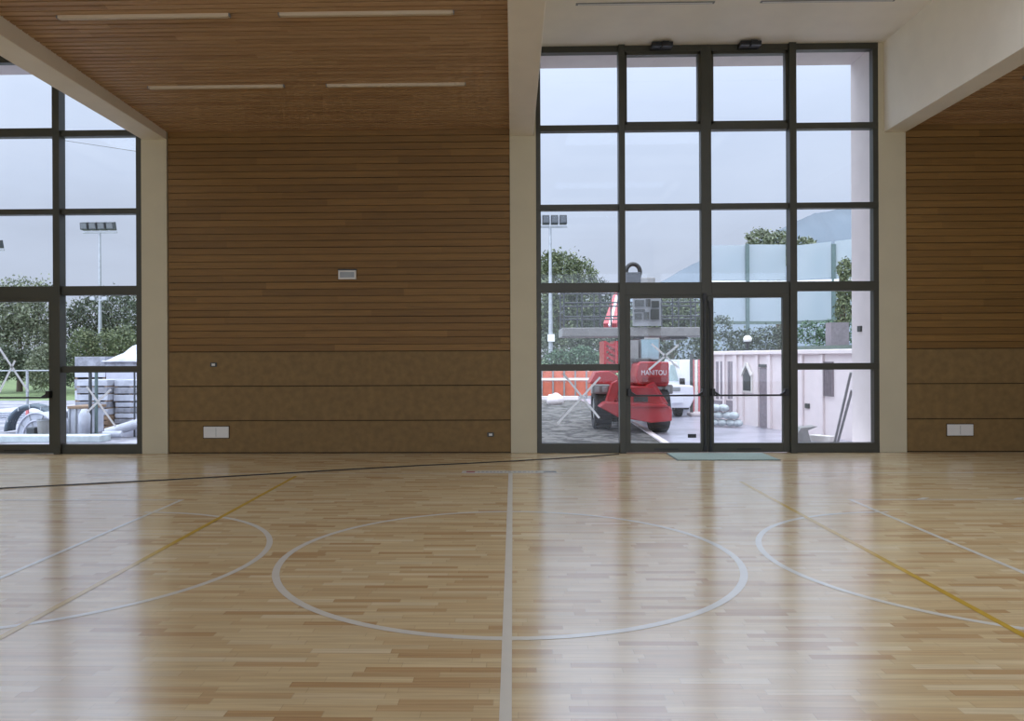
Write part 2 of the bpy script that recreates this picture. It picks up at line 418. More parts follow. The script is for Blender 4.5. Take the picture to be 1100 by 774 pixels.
def make_door(n, x0, x1, gx0, gx1, lab, hinge_left):
    d = thing('door_%d' % n, lab, 'door', ((x0+x1)/2, D, 0), kind='structure')
    ya, yb = D-.035, D+.05
    z0, z1 = .01, Z_D+.05
    b = MB(); b.box(x0, gx0, ya, yb, z0, z1); b.box(gx1, x1, ya, yb, z0, z1)
    b.box(gx0, gx1, ya, yb, z0, Z_B); b.box(gx0, gx1, ya, yb, Z_D, z1)
    b.build('leaf_frame', FRAME_M, d, bevel=.004)
    MB().box(gx0-.01, gx1+.01, D+.01, D+.022, Z_B-.01, Z_D+.01).build('pane', GLASS_M, d)
    zb = Z(422.8, 760)
    b = MB(); b.tube([(gx0-.02, D-.12, zb-.02), (gx1+.02, D-.12, zb-.02)], .016)
    for xx, s in ((gx0-.03, 1), (gx1+.03, -1)):
        b.box(xx-.03, xx+.03, ya-.1, ya, zb-.03, zb+.09); 
        b.bar((xx, ya-.06, zb+.05), (xx+s*.1, ya-.085, zb-.02), .04, .035)
    b.build('push_bar', BLACK_M, d, bevel=.004)
    xr = gx1+.055 if hinge_left else gx0-.06
    b = MB(); zt = z1-.03 if hinge_left else z1-.16
    b.box(xr-.016, xr+.016, ya-.035, ya, .05, zt); b.box(xr-.03, xr+.03, ya-.04, ya, zt-.06, zt+.06); b.box(xr-.025, xr+.025, ya-.04, ya, .03, .12)
    b.build('bolt_rod', BLACK_M, d, bevel=.003)
    MB().box((gx0+gx1)/2-.2, (gx0+gx1)/2+.2, ya-.006, ya, .055, .075).build('door_plate', BLACK_M, d)
    return d
DX = BAY[0][0]-BAY[1][0]
win1 = make_window(1, 0, 'tall gridded window of sixteen lights between the white pillars')
win2 = make_window(2, DX, 'tall gridded window cut by the left edge of the photo')
xm = (X(752.2)+X(765.8))/2
dL = dict(x0=G1[1]+.05, x1=xm-.005, gx0=X(676.6), gx1=X(752.2))
dR = dict(x0=xm+.005, x1=G4[0]-.04, gx0=X(765.8), gx1=X(840))
doors = []
labs = ['left leaf of the glazed double door in the central window', 'right leaf of the glazed double door in the central window',
        'glazed door leaf at far left outside the photo', 'glazed door leaf with push bar at the left edge of the photo']
for i, dx in enumerate((0, DX)):
    doors.append(make_door(2*i+1, dL['x0']+dx, dL['x1']+dx, dL['gx0']+dx, dL['gx1']+dx, labs[2*i], True))
    doors.append(make_door(2*i+2, dR['x0']+dx, dR['x1']+dx, dR['gx0']+dx, dR['gx1']+dx, labs[2*i+1], False))
# white tape crosses on the panes
def cross(p, a, b, c, d, w=.035, y=D+.005):
    m = MB()
    for (q, r), yy in (((a, b), y), ((c, d), y-.001)):
        A = W(*q); B = W(*r); m.bar((A[0], yy, A[1]), (B[0], yy, B[1]), .001, w, up=(B[1]-A[1], 0, -(B[0]-A[0])))
    # bar's width lies in the pane plane
    return m.build('tape_cross', TAPE_M, p, label='white tape cross on the glass')
cross(win1, (605, 401), (644, 449), (645, 405), (599, 455), y=D+.034)
cross(doors[0], (700, 369), (729, 395), (729, 370), (697, 397))
cross(doors[3], (-6, 366), (30, 420), (16, 387), (-6, 431))
cross(win2, (92, 415), (123, 458), (118, 418), (92, 443), y=D+.034)
MB().box(*[X(739, 468), X(748, 468)], D+.004, D+.009, Z(470, 743), Z(466, 743)).build('sticker', BLACK_M, doors[0])

# ------------------------------------------------------------------ things on walls, ceiling and floor
def wallbox(name, px0, px1, py0, py1, depth, mat, lab, cat, dark=None, group=None):
    x0, z1 = W(px0, py0); x1, z0 = W(px1, py1)
    t = thing(name, lab, cat, ((x0+x1)/2, D, (z0+z1)/2), group=group)
    MB().box(x0, x1, D-depth, D, z0, z1).build('housing', mat, t, bevel=.006)
    return t, x0, x1, z0, z1
t, x0, x1, z0, z1 = wallbox('emergency_light', 364, 383, 290.5, 300, .05, PLATE_M, 'small white emergency light high on the timber wall', 'light')
MB().box(x0-.006, x1+.006, D-.055, D, z1, z1+.02).build('top_cap', BLACK_M, t)
MB().box(x0+.03, x1-.03, D-.054, D-.05, z0+.03, z1-.03).build('diffuser', LAMP_M, t)
for a, lab in ((219, 'white wall plate low on the timber wall left of the central pillar'), (1017, 'white wall plate low on the timber wall at the right')):
    y0 = 458 if a == 219 else 455.5
    t, x0, x1, z0, z1 = wallbox('wall_plate', a, a+(27 if a == 219 else 28), y0, y0+12, .02, PLATE_M, lab, 'wall plate', group='white wall plates')
    MB().box(x0-.012, x1+.012, D-.006, D, z0-.012, z1+.012).build('backing', GROOVE_M, t)
    MB().box((x0+x1)/2-.003, (x0+x1)/2+.003, D-.022, D-.019, z0+.02, z1-.02).build('joint', GREY_M, t)
for a, b_, lab in ((229.5, 391.5, 'tiny dark framed socket above the left white wall plate'), (527, 466.5, 'tiny dark framed socket near the foot of the central pillar')):
    t, x0, x1, z0, z1 = wallbox('wall_socket', a-3.6, a+3.6, b_-2.3, b_+2.3, .012, OPEN_M, lab, 'socket', group='wall sockets')
    MB().box((x0+x1)/2-.028, (x0+x1)/2+.028, D-.016, D-.012, (z0+z1)/2-.018, (z0+z1)/2+.018).build('cover', PLATE_M, t)

def ceil_light(xa, xb, y, lab, ya=None):
    z = cz(y)
    t = thing('ceiling_light', lab, 'ceiling light', ((xa+xb)/2, y, z), group='linear lights on the timber ceiling')
    MB().box(xa, xb, y-.03, y+.03, z-.036, z+.004).build('housing', FIXT_M, t, bevel=.008)
    MB().box(xa+.02, xb-.02, y-.022, y+.022, z-.041, z-.034).build('diffuser', FIXT_M, t)
    for xx in (xa-.012, xb+.002): MB().box(xx, xx+.01, y-.03, y+.03, z-.034, z+.004).build('end_cap', GREY_M, t)
ceil_light(-5.17, -3.24, 10.85, 'unlit linear ceiling light at left in the row nearest the timber wall')
ceil_light(-2.62, -.66, 10.85, 'unlit linear ceiling light beside the central beam in the row nearest the wall')
ceil_light(-5.19, -3.22, 8.7, 'unlit linear ceiling light at the top left of the photo')
ceil_light(-2.64, -.66, 8.7, 'unlit linear ceiling light beside the central beam at the top of the photo')
ceil_light(7.15, 9.1, 10.85, 'linear ceiling light cut by the right edge of the photo')
for xa, xb, lab in ((.95, 2.98, 'thin recessed linear light in the white ceiling, left one'), (3.65, 5.6, 'thin recessed linear light in the white ceiling, right one')):
    t = thing('recessed_light', lab, 'ceiling light', ((xa+xb)/2, 11.2, ZW), group='recessed lights in the white bay')
    MB().box(xa, xb, 11.3, 11.36, ZW-.012, ZW+.002).build('trim_frame', GREY_M, t)
    MB().box(xa+.03, xb-.03, 11.315, 11.345, ZW-.016, ZW-.01).build('diffuser', PLATE_M, t)

MAT_M = plain('pale_green_mat', rgb(168,186,176), .95, var=.18, scale=60, bump=.5)
mt = thing('doormat', 'pale green doormat lying inside the double door', 'doormat', (3.32, 12.34, 0))
MB().box(2.55, 4.1, 11.93, 12.75, .001, .014).build('pile', MAT_M, mt)
MB().box(2.53, 4.12, 11.91, 12.77, .001, .008).build('rubber_border', GREEN_M, mt)
# cable lying straight across the floor
pts = []
for px_, py_ in ((-60, 528), (0, 524.8), (60, 521.8), (120, 518.6), (180, 515.6), (240, 512.3), (300, 508.9), (350, 505.8), (400, 503), (450, 500.3), (500, 498), (550, 495.4), (600, 492.6), (640, 490), (665, 488)):
    q = FL(px_, py_); pts.append((q[0], min(q[1], 12.8), .008))
tag(MB().tube(pts, .0075, 6).build('floor_cable', BLACK_M, at=pts[8]), 'thin black cable lying slanted across the parquet', 'cable')
# printed strip on the floor at the end of the halfway line
st = thing('floor_label', 'narrow printed strip across the end of the halfway line', 'floor sticker', (-.06, 10.77, 0))
MB().box(-.72, .42, 10.66, 10.86, .0005, .0022).build('strip', LINE_M, st)
b = MB(); xx = -.5
while xx < .36:
    w = random.uniform(.02, .05); b.box(xx, xx+w, 10.71, 10.81, .0022, .0028); xx += w+random.uniform(.02, .035)
b.build('print', GREY_M, st)
MB().box(-.66, -.54, 10.7, 10.82, .0022, .003).build('emblem', DRED_M, st)
MB().box(.42, .6, 10.7, 10.83, .0005, .0026).build('end_piece', GREY_M, st)

# ------------------------------------------------------------------ outside: ground
def ground(name, poly, mat, z=G, th=.2):
    return struct(MB().slab(poly, z-th, z).build(name, mat))
GRAVEL_M = plain('dark_gravel', rgb(84,82,78), .95, var=.6, scale=3.2, bump=.8, edge=.06)
CONC_M = plain('wet_concrete', rgb(164,162,172), .3, var=.16, scale=1.2, edge=.1)
PAVE_M = plain('pale_paving', rgb(142,142,150), .7, var=.3, scale=1.5, edge=.08)
GRASS_M = plain('lawn_grass', rgb(104,122,78), .95, var=.25, scale=3, bump=.5)
SOIL_M = plain('meadow', rgb(112,128,88), .95, var=.25, scale=.3)
ground('ground', [(-400, 13.95), (400, 13.95), (400, 900), (-400, 900)], SOIL_M, G-.03)
ground('paving', [(-40, 13.95), (.2, 13.95), (.2, 39), (-40, 39)], PAVE_M, G)
ground('lawn', [(-60, 39), (-8, 39), (-8, 80), (-60, 80)], GRASS_M, G)
ground('gravel_yard', [(.2, 13.95), (3.45, 13.95), (3.75, 24.5), (3.0, 46), (-4, 46), (.2, 30)], GRAVEL_M, G+.02)
ground('concrete_path', [(3.45, 13.95), (14, 13.95), (14, 46), (3.0, 46), (3.75, 24.5)], CONC_M, G)
struct(MB().slab([(3.45, 14.2), (3.6, 14.2), (3.9, 24.5), (3.75, 24.5)], G, G+.06).build('kerb', EXT_M))
struct(MB().box(-13, 13, 13.9, 14.5, -.6, -.06).build('entrance_step', EXT_M))

# mountains
def hill(name, ridge, Y, mat, base_z=-20, depth=260):
    b = MB(); vs = []; n = len(ridge); fs = []
    for j, (dz, dy) in enumerate(((0, -depth), (.3, -depth*.65), (.62, -depth*.35), (.86, -depth*.12), (1, 0), (.6, depth*.5))):
        for i, (px, py) in enumerate(ridge):
            x, z = W(px, py, Y); zz = base_z+(z-base_z)*dz*(1+.03*math.sin(i*.9+j*1.7)*(j in (1, 2, 3)))
            vs.append((x, Y+dy, zz))
    for j in range(5):
        for i in range(n-1): fs.append((j*n+i, j*n+i+1, (j+1)*n+i+1, (j+1)*n+i))
    b.add(vs, fs); return struct(b.build(name, mat, smooth=True))
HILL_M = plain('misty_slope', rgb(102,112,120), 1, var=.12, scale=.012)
rd = [(640, 330), (690, 312), (715, 300), (735, 288), (752, 280), (775, 276), (800, 268), (822, 254), (840, 245), (858, 236), (875, 229), (892, 226), (915, 222), (950, 214), (1000, 210), (1080, 230), (1200, 260), (1300, 300)]
rr = []
for i in range(len(rd)-1):
    for k in range(4):
        f = k/4; rr.append((rd[i][0]*(1-f)+rd[i+1][0]*f, rd[i][1]*(1-f)+rd[i+1][1]*f+random.uniform(-.5, .5)))
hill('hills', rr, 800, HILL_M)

# ------------------------------------------------------------------ vegetation
def foliage(blobs, n, size, seedv):
    rnd = random.Random(seedv); b = MB(); tot = sum(r[0]*r[1]+r[0]*r[2] for c, r in blobs)
    for c, r in blobs:
        m = int(n*(r[0]*r[1]+r[0]*r[2])/tot)
        for i in range(m):
            th = math.acos(rnd.uniform(-1, 1)); ph = rnd.uniform(0, 2*math.pi); q = rnd.uniform(.45, 1.0)**.5*(1+.12*rnd.gauss(0, 1))
            p = Vector((c[0]+r[0]*q*math.sin(th)*math.cos(ph), c[1]+r[1]*q*math.sin(th)*math.sin(ph), c[2]+r[2]*q*math.cos(th)))
            if p.z < G+.02: p.z = G+.05+rnd.random()*.2
            s = size*rnd.uniform(.6, 1.5)
            u = Vector((rnd.gauss(0,1), rnd.gauss(0,1), rnd.gauss(0,1))).normalized(); v = u.cross(Vector((rnd.gauss(0,1), rnd.gauss(0,1), rnd.gauss(0,1)))).normalized()
            b.add([p-u*s*.7, p-v*s*.35, p+u*s*.7, p+v*s*.35], [(0,1,2,3)])
    return b
def plant(name, lab, cat, Y, blobs_px, mat, n=3500, size=.2, trunk=True, depth=.8, group=None, seedv=1, core=True):
    """blobs given as (px, py, rx_px, ry_px) seen at distance Y"""
    s = F_PX/Y; bl = []; depth = .35 if 'hedge' in name else depth
    for px, py, rx, ry in blobs_px:
        x, z = W(px, py, Y); bl.append(((x, Y+random.uniform(-.3, .3), z), (rx/s, max(rx, ry)/s*depth, ry/s)))
    xc = sum(c[0] for c, r in bl)/len(bl)
    t = thing(name, lab, cat, (xc, Y, G), group=group)
    foliage(bl, int(n*1.7), size*.74, seedv).build('foliage', mat, t)
    if trunk:
        b = MB(); zt = max(c[2] for c, r in bl)
        b.tube([(xc, Y, G), (xc+.05, Y, G+(zt-G)*.4), (xc-.05, Y+.1, zt)], [.2, .14, .05], 8)
        for c, r in bl: b.tube([(xc, Y, G+(zt-G)*.35), ((xc+c[0])/2, (Y+c[1])/2, (G+(zt-G)*.35+c[2])/2+.2), c], [.08, .06, .02], 6)
        b.build('trunk', BARK_M, t)
    return t
# central window, left half
plant('broadleaf_tree', 'tall green tree behind the gravel yard at left in the central window', 'tree', 52,
      [(604, 300, 26, 32), (622, 300, 20, 22), (592, 285, 14, 16), (600, 345, 24, 30), (575, 320, 22, 40), (628, 325, 16, 16)], LEAF_MID, 7000, .2, seedv=2)
plant('broadleaf_tree', 'thin sparse tree right of the tall green tree', 'tree', 54, [(644, 312, 12, 14), (650, 340, 12, 22), (638, 345, 9, 20)], LEAF_DARK, 1100, .17, seedv=3)
plant('broadleaf_tree', 'dense dark tree filling the gap behind the platform railing', 'tree', 60, [(615, 345, 26, 30), (640, 352, 24, 26), (662, 345, 20, 28), (590, 350, 20, 26)], LEAF_DARK, 6000, .22, seedv=21)
plant('broadleaf_tree', 'dark tree seen behind the raised work platform', 'tree', 50, [(700, 345, 22, 22), (722, 335, 20, 18), (742, 340, 16, 20)], LEAF_MID, 3500, .2, seedv=4)
plant('hedge', 'bluish green low hedge behind the orange barrier', 'hedge', 42, [(600, 388, 18, 12), (625, 386, 20, 14), (647, 390, 14, 12), (615, 404, 34, 18)], LEAF_BLUE, 3500, .15, trunk=False, seedv=5)
plant('hedge', 'dark hedge behind the red lifting machine', 'hedge', 46, [(600, 372, 30, 16), (640, 375, 26, 16), (690, 376, 30, 20), (735, 378, 26, 20), (757, 372, 14, 20), (680, 402, 80, 18)], LEAF_DARK, 6500, .17, trunk=False, seedv=6)
# central window, right half
plant('broadleaf_tree', 'pale treetop showing above the tall translucent screen', 'tree', 62, [(815, 258, 14, 12), (838, 262, 16, 14), (862, 266, 14, 12), (828, 275, 20, 16)], LEAF_PALE, 2600, .26, seedv=7)
plant('hedge', 'clipped green hedge below the translucent screen at right', 'hedge', 31, [(868, 357, 14, 12), (890, 356, 16, 14), (912, 352, 14, 16), (890, 395, 30, 40)], LEAF_BLUE, 3200, .1, trunk=False, seedv=8)
plant('hedge', 'grey green hedge behind the pale yard building', 'hedge', 33, [(772, 352, 14, 14), (795, 365, 18, 12), (825, 364, 18, 14), (846, 362, 16, 14), (810, 395, 44, 40)], LEAF_DARK, 4200, .11, trunk=False, seedv=9)
plant('shrub', 'yellowish climbing shrub in front of the translucent screen', 'shrub', 29, [(905, 290, 8, 11), (906, 312, 9, 14), (905, 335, 8, 16)], LEAF_MID, 1500, .1, seedv=10)
# left window
plant('broadleaf_tree', 'pale feathery tree seen through the left door', 'tree', 50, [(20, 330, 26, 32), (45, 335, 22, 34), (-10, 340, 26, 36), (28, 368, 34, 30)], LEAF_PALE, 7000, .19, seedv=11)
plant('broadleaf_tree', 'dark leafy tree behind the left floodlight mast', 'tree', 54, [(100, 345, 24, 30), (128, 340, 26, 30), (150, 348, 18, 34), (85, 355, 14, 30), (120, 375, 30, 22)], LEAF_DARK, 7000, .19, seedv=12)
plant('broadleaf_tree', 'light green tree in front of the dark one by the wrapped stacks', 'tree', 47, [(90, 372, 13, 20), (112, 372, 14, 18), (135, 368, 14, 18)], LEAF_MID, 3000, .15, seedv=13)
plant('hedge', 'dark hedge behind the lawn at left', 'hedge', 47.6, [(0, 390, 26, 20), (30, 392, 24, 18), (70, 394, 22, 20)], LEAF_DARK, 4500, .16, trunk=False, seedv=14)
plant('bush', 'rounded grey green bush standing on the lawn', 'bush', 45, [(46, 397, 14, 21), (50, 380, 10, 10)], LEAF_PALE, 3200, .12, trunk=False, seedv=15)
# far belt of trees on both sides so the horizon is closed from other places too
for i, (px, Yd, w, h, m) in enumerate([(-190, 70, 44, 60, LEAF_DARK), (-75, 66, 40, 50, LEAF_MID), (215, 70, 44, 52, LEAF_DARK), (310, 78, 34, 50, LEAF_MID), (400, 70, 40, 48, LEAF_DARK), (500, 78, 38, 52, LEAF_MID), (985, 60, 36, 70, LEAF_MID), (1110, 66, 40, 70, LEAF_DARK)]):
    plant('broadleaf_tree', 'distant broadleaved tree beyond the yard, far behind the timber wall', 'tree', Yd, [(px, 384-h*.5, w, h*.6), (px+w*.5, 384-h*.3, w*.7, h*.5)], m, 1500, .4, seedv=30+i, group='distant belt of trees')

# ------------------------------------------------------------------ floodlight masts, wire
def mast(px, ytop, Y, half, n, lab, lamp_py):
    x, zt = W(px, ytop, Y)
    t = thing('floodlight_mast', lab, 'floodlight mast', (x, Y, G))
    MB().tube([(x, Y, G), (x, Y, G+(zt-G)*.5), (x, Y, zt)], [.15, .11, .07], 10).build('mast', STEEL_M, t)
    MB().box(x-half, x+half, Y-.05, Y+.05, zt-.08, zt+.02).build('crossbar', STEEL_M, t)
    for i in range(n):
        xx = x-half+(i+.5)*2*half/n; w = half/n*.85
        h = MB(); h.add([(xx-w, Y-.35, zt+.1), (xx+w, Y-.35, zt+.1), (xx+w, Y+.1, zt+.1), (xx-w, Y+.1, zt+.1),
                         (xx-w*.9, Y-.45, zt+.55), (xx+w*.9, Y-.45, zt+.55), (xx+w, Y-.05, zt+.65), (xx-w, Y-.05, zt+.65)],
                        [(0,3,2,1),(4,5,6,7),(0,1,5,4),(1,2,6,5),(2,3,7,6),(3,0,4,7)])
        o = h.build('floodlight', DSTEEL_M, t, bevel=.02)
        MB().add([(xx-w*.8, Y-.375, zt+.17), (xx+w*.8, Y-.375, zt+.17), (xx+w*.75, Y-.45, zt+.5), (xx-w*.75, Y-.45, zt+.5)], [(0,1,2,3)]).build('lens', FLOOD_M, o)
    return t, x
t, x = mast(107, 249, 50, 1.15, 4, 'slim mast with a row of floodlights in the left window', 244)
xs, zs = W(108, 322, 50)
b = MB(); b.box(xs-.5, xs+.5, 49.9, 50.1, zs-.05, zs+.05)
for s in (-.4, .4): b.box(xs+s-.16, xs+s+.16, 49.7, 50, zs-.02, zs+.2)
b.build('lower_lamp', STEEL_M, t)
mast(-11, 268, 52, 1.0, 3, 'mast of floodlights cut by the left edge of the photo', 262)
t, x = mast(591, 243, 44, .98, 4, 'slim mast with floodlights at left in the central window', 238)
xs, zs = W(592, 363, 44)
MB().box(x-.18, x+.22, 43.75, 44, zs-.2, zs+.22).build('junction_box', PLATE_M, t)
A = W(60, 149.5, 40); B = W(190, 171, 40)
pts = []
for i in range(13):
    f = i/12; fx = -400+f*1100; 
    px_ = -200+f*560; pa = W(px_, 149.5+(px_-60)*.15, 40); pts.append((pa[0], 40, pa[1]))
tag(MB().tube(pts, .012, 5).build('overhead_wire', BLACK_M, at=pts[6]), 'thin black overhead wire crossing the sky in the left window', 'wire')

# ------------------------------------------------------------------ pixel boxes at a distance
def bp(m, x0, x1, y0, y1, Ya, Yb):
    a = W(x0, y1, Ya); b = W(x1, y0, Ya); return m.box(a[0], b[0], Ya, Yb, a[1], b[1])
def pp(m, pts, Ya, Yb): return m.prism([W(p[0], p[1], Ya) for p in pts], Ya, Yb)
def P(px, py, Y): q = W(px, py, Y); return (q[0], Y, q[1])
def wheel(m, c, r, w, n=24):
    c = Vector(c); prof = [(-w/2, r*.55), (-w/2, r*.93), (-w*.35, r), (w*.35, r), (w/2, r*.93), (w/2, r*.55)]
    vs = []; fs = []
    for k in range(n):
        a = 2*math.pi*k/n
        for dx, rr_ in prof: vs.append((c.x+dx, c.y+rr_*math.cos(a), c.z+rr_*math.sin(a)))
    q = len(prof)
    for k in range(n):
        for j in range(q-1):
            a = k*q+j; b = ((k+1) % n)*q+j; fs.append((a, a+1, b+1, b))
    m.add(vs, fs); 
    for k in range(n):      # tread lugs
        a = 2*math.pi*k/n; p = Vector((c.x, c.y+r*math.cos(a), c.z+r*math.sin(a)))
        m.bar(p-Vector((w*.42, 0, 0)), p+Vector((w*.42, 0, 0)), .05, .05, up=(0, math.cos(a), math.sin(a)))
    return m

# telescopic handler with work platform
YM = 21.0
xb, _ = W(684, 466, YM)
tm = thing('telescopic_handler', 'red rotating telescopic handler with raised work platform in the yard', 'construction machine', (xb, YM+2, G))
b = MB(); bp(b, 664, 712, 430, 448, YM+.4, YM+5); b.build('chassis', RED_M, tm, bevel=.03)
b = MB(); pp(b, [(644, 437), (650, 432), (716, 434), (722, 440), (722, 452), (700, 454), (664, 448)], YM-.1, YM+.5); b.build('front_frame', RED_M, tm, bevel=.03)
b = MB(); pp(b, [(677, 415), (703, 415), (716, 436), (672, 434), (670, 420)], YM+.15, YM+.9); b.build('front_cowl', RED_M, tm, bevel=.04)
b = MB(); bp(b, 681, 696, 426, 431.5, YM+.1, YM+.3); b.build('grille', OPEN_M, tm)
b = MB(); bp(b, 678, 718, 436.5, 438.5, YM-.14, YM); b.build('edge_strip', DRED_M, tm)
for px_, lb in ((646, 'left'), (713, 'right')):
    b = MB(); bp(b, px_-10, px_+10, 413, 423, YM+.6, YM+1); o = b.build('headlight', GREY_M, tm, bevel=.03)
    for s in (-4.5, 4): bp(MB(), px_+s-2.6, px_+s+2.6, 415, 421, YM+.56, YM+.62).build('lens', LAMP_M, o, bevel=.01)
b = MB(); pp(b, [(633, 412), (640, 399), (655, 398), (664, 404), (664, 430), (655, 430), (652, 413)], YM+1.0, YM+1.8); b.build('mudguard', RED_M, tm, bevel=.03)
b = MB(); pp(b, [(650, 434), (657, 412), (664, 408), (665, 418), (658, 436)], YM+.3, YM+.6); b.build('stabilizer_arm', RED_M, tm, bevel=.02)
b = MB(); pp(b, [(700, 436), (695, 414), (703, 410), (722, 440), (722, 448), (712, 448)], YM+.2, YM+.55); b.build('stabilizer_arm', RED_M, tm, bevel=.02)
xw = W(707, 450, YM+.9)[0]
for px_, yy in ((707, YM+.8), (646, YM+1.5), (700, YM+4.2), (655, YM+4.2)):
    x = W(px_, 440, yy)[0]; m = MB(); wheel(m, (x, yy, G+.62), .62, .5)
    o = m.build('wheel', TYRE_M, tm)
    MB().tube([(x-.22, yy, G+.62), (x+.22, yy, G+.62)], .34, 18).build('hub', GREY_M, o)
b = MB(); pp(b, [(685, 392), (688, 388), (719, 388.5), (719, 412), (716, 415), (686, 414), (683, 404)], YM+.5, YM+2.6); ec = b.build('engine_cover', RED_M, tm, bevel=.05)
b = MB(); bp(b, 690, 717, 404.5, 412.5, YM+.47, YM+.55); b.build('cover_panel', DRED_M, ec, bevel=.02)
b = MB(); bp(b, 683, 700, 384.5, 388.8, YM+.8, YM+1.6); bp(b, 701, 711, 385.5, 389, YM+.9, YM+1.4); b.build('air_filter', OPEN_M, ec, bevel=.03)
# lettering
cu = bpy.data.curves.new('lettering', 'FONT'); cu.body = 'MANITOU'; cu.extrude = .004; cu.align_x = 'CENTER'; cu.align_y = 'CENTER'
to = bpy.data.objects.new('lettering_tmp', cu); COL.objects.link(to); bpy.context.view_layer.update()
dims = to.dimensions.x; me = bpy.data.meshes.new_from_object(to.evaluated_get(bpy.context.evaluated_depsgraph_get()))
bpy.data.objects.remove(to)
me.materials.clear(); me.materials.append(CARWHITE_M)
wpx = W(716, 400, YM+.47)[0]-W(689, 400, YM+.47)[0]; sc_ = wpx/dims
c_ = Vector(P(702.5, 400.3, YM+.49))-WLOC[ec.name]
for v in me.vertices: v.co = Vector((v.co.x*sc_, -v.co.z*sc_, v.co.y*sc_*1.25))+c_
lo = bpy.data.objects.new('lettering', me); COL.objects.link(lo); lo.parent = ec; WLOC[lo.name] = WLOC[ec.name]
# turret, cab, boom
b = MB(); bp(b, 657, 718, 411, 417, YM+1.2, YM+3.6); b.build('turntable', DRED_M, tm, bevel=.03)
b = MB(); bp(b, 675, 686, 362, 402, YM+1.6, YM+2.4); b.build('mast_column', GREY_M, tm, bevel=.03)
b = MB(); bp(b, 649, 651.5, 366, 400, YM+1.4, YM+2.6); bp(b, 661, 664, 366, 400, YM+1.4, YM+2.6)
for i in range(5):
    y0 = 368+i*6.4; A = P(651, y0, YM+1.5); B = P(662, y0+6.4, YM+1.5); b.bar(A, B, .08, .08); b.bar(P(662, y0, YM+1.55), P(651, y0+6.4, YM+1.55), .06, .06)
b.build('lattice_mast', RED_M, tm)
b = MB(); bp(b, 687, 709, 362, 388, YM+1.8, YM+3.2)
cabg = MB(); bp(cabg, 689, 707.5, 364.5, 385.5, YM+1.74, YM+1.8); bp(cabg, 686.6, 687, 365, 385, YM+1.9, YM+3.1)
cb_ = b.build('cab', GREY_M, tm, bevel=.05); cabg.build('cab_window', plain('pale_blue_glass', rgb(150,178,186), .15, var=.1), cb_)
b = MB()
b.bar(P(656, 354, YM+2.0), P(672, 306, YM+4.5), .42, .45); b.build('boom', RED_M, tm, bevel=.03)
b = MB(); b.bar(P(655, 350, YM+1.7), P(663, 318, YM+3.4), .08, .06); b.build('boom_stripe', CARWHITE_M, tm)
b = MB(); b.bar(P(672, 306, YM+4.3), P(677, 298, YM+4.4), .3, .4); bp(b, 672, 689, 292, 304, YM+3.9, YM+4.5); b.build('boom_head', DSTEEL_M, tm, bevel=.04)
hp = []
for i in range(15):
    a = math.pi*(1.15-1.3*i/14); hp.append(P(680+7.5*math.cos(a), 292-8.5*math.sin(a), YM+4.0))
MB().tube(hp, .07, 8).build('hose_loop', BLACK_M, tm, smooth=True)
b = MB(); bp(b, 688, 704, 297.5, 306, YM+3.9, YM+4.5); b.build('winch_box', GREY_M, tm, bevel=.04)
# work platform
YP0, YP1 = 19.4, 20.9
b = MB(); bp(b, 604, 763, 351, 361.5, YP0, YP1); pd = b.build('platform_deck', GREY_M, tm, bevel=.02)
bp(MB(), 681, 692, 361.5, 364, YP0+.2, YP1).build('deck_bracket', BLACK_M, pd); bp(MB(), 720, 738, 361.5, 364, YP0+.2, YP1).build('deck_bracket', BLACK_M, pd)
zt = W(700, 315, YP0)[1]; zd = W(700, 351, YP0)[1]
b = MB(); xa, xc = W(606, 350, YP0)[0], W(762, 350, YP0)[0]
for yy in (YP0+.04, YP1-.04):
    for k in range(9):
        xx = xa+(xc-xa)*k/8; b.tube([(xx, yy, zd-.05), (xx, yy, zt+.12)], .02, 6)
    for zz in (zt+.12, (zt+zd)/2+.2, (zt+zd)/2-.15): b.tube([(xa, yy, zz), (xc, yy, zz)], .02, 6)
for xx in (xa, xc):
    for zz in (zt+.12, (zt+zd)/2): b.tube([(xx, YP0+.04, zz), (xx, YP1-.04, zz)], .02, 6)
b.build('guard_rail', DSTEEL_M, tm)
b = MB(); bp(b, 680, 710, 319, 350, YP0-.05, YP0+.02); cp = b.build('control_panel', STEEL_M, tm)
b = MB()
for x0_, x1_, y0_, y1_ in ((682, 692, 322, 329), (694, 698.5, 321, 329), (700.5, 708, 323, 330), (681.5, 693, 332, 334.5), (682, 689.5, 336.5, 343), (692, 697, 335, 343), (699.5, 708, 332, 343)): bp(b, x0_, x1_, y0_, y1_, YP0-.09, YP0-.04)
b.build('control_window', OPEN_M, cp)

# white truck behind the machine
YT = 26.6
xt = W(730, 440, YT)[0]
tt = thing('pickup_truck', 'white truck half hidden behind the red machine', 'truck', (xt, YT+2, G))
b = MB(); pp(b, [(694, 412), (745, 414), (746, 428), (741, 438), (700, 438)], YT, YT+2.0); b.build('bonnet', CARWHITE_M, tt, bevel=.05)
b = MB(); pp(b, [(699, 413), (716, 389), (727, 388), (735, 412), (735, 425), (699, 425)], YT+1.4, YT+3.2); cbk = b.build('cab', CARWHITE_M, tt, bevel=.05)
b = MB(); pp(b, [(717.5, 409), (720.5, 392), (724.5, 391.5), (729, 409)], YT+1.36, YT+1.41); b.build('windscreen', plain('windscreen_glass', rgb(150,168,166), .15, var=.1), cbk)
b = MB(); pp(b, [(731, 386), (745, 386), (745, 430), (728, 430)], YT+2.4, YT+5.4); b.build('box_body', CARWHITE_M, tt, bevel=.04)
b = MB(); bp(b, 730.5, 736, 406, 415.5, YT+1.0, YT+1.15); b.build('wing_mirror', BLACK_M, tt, bevel=.03)
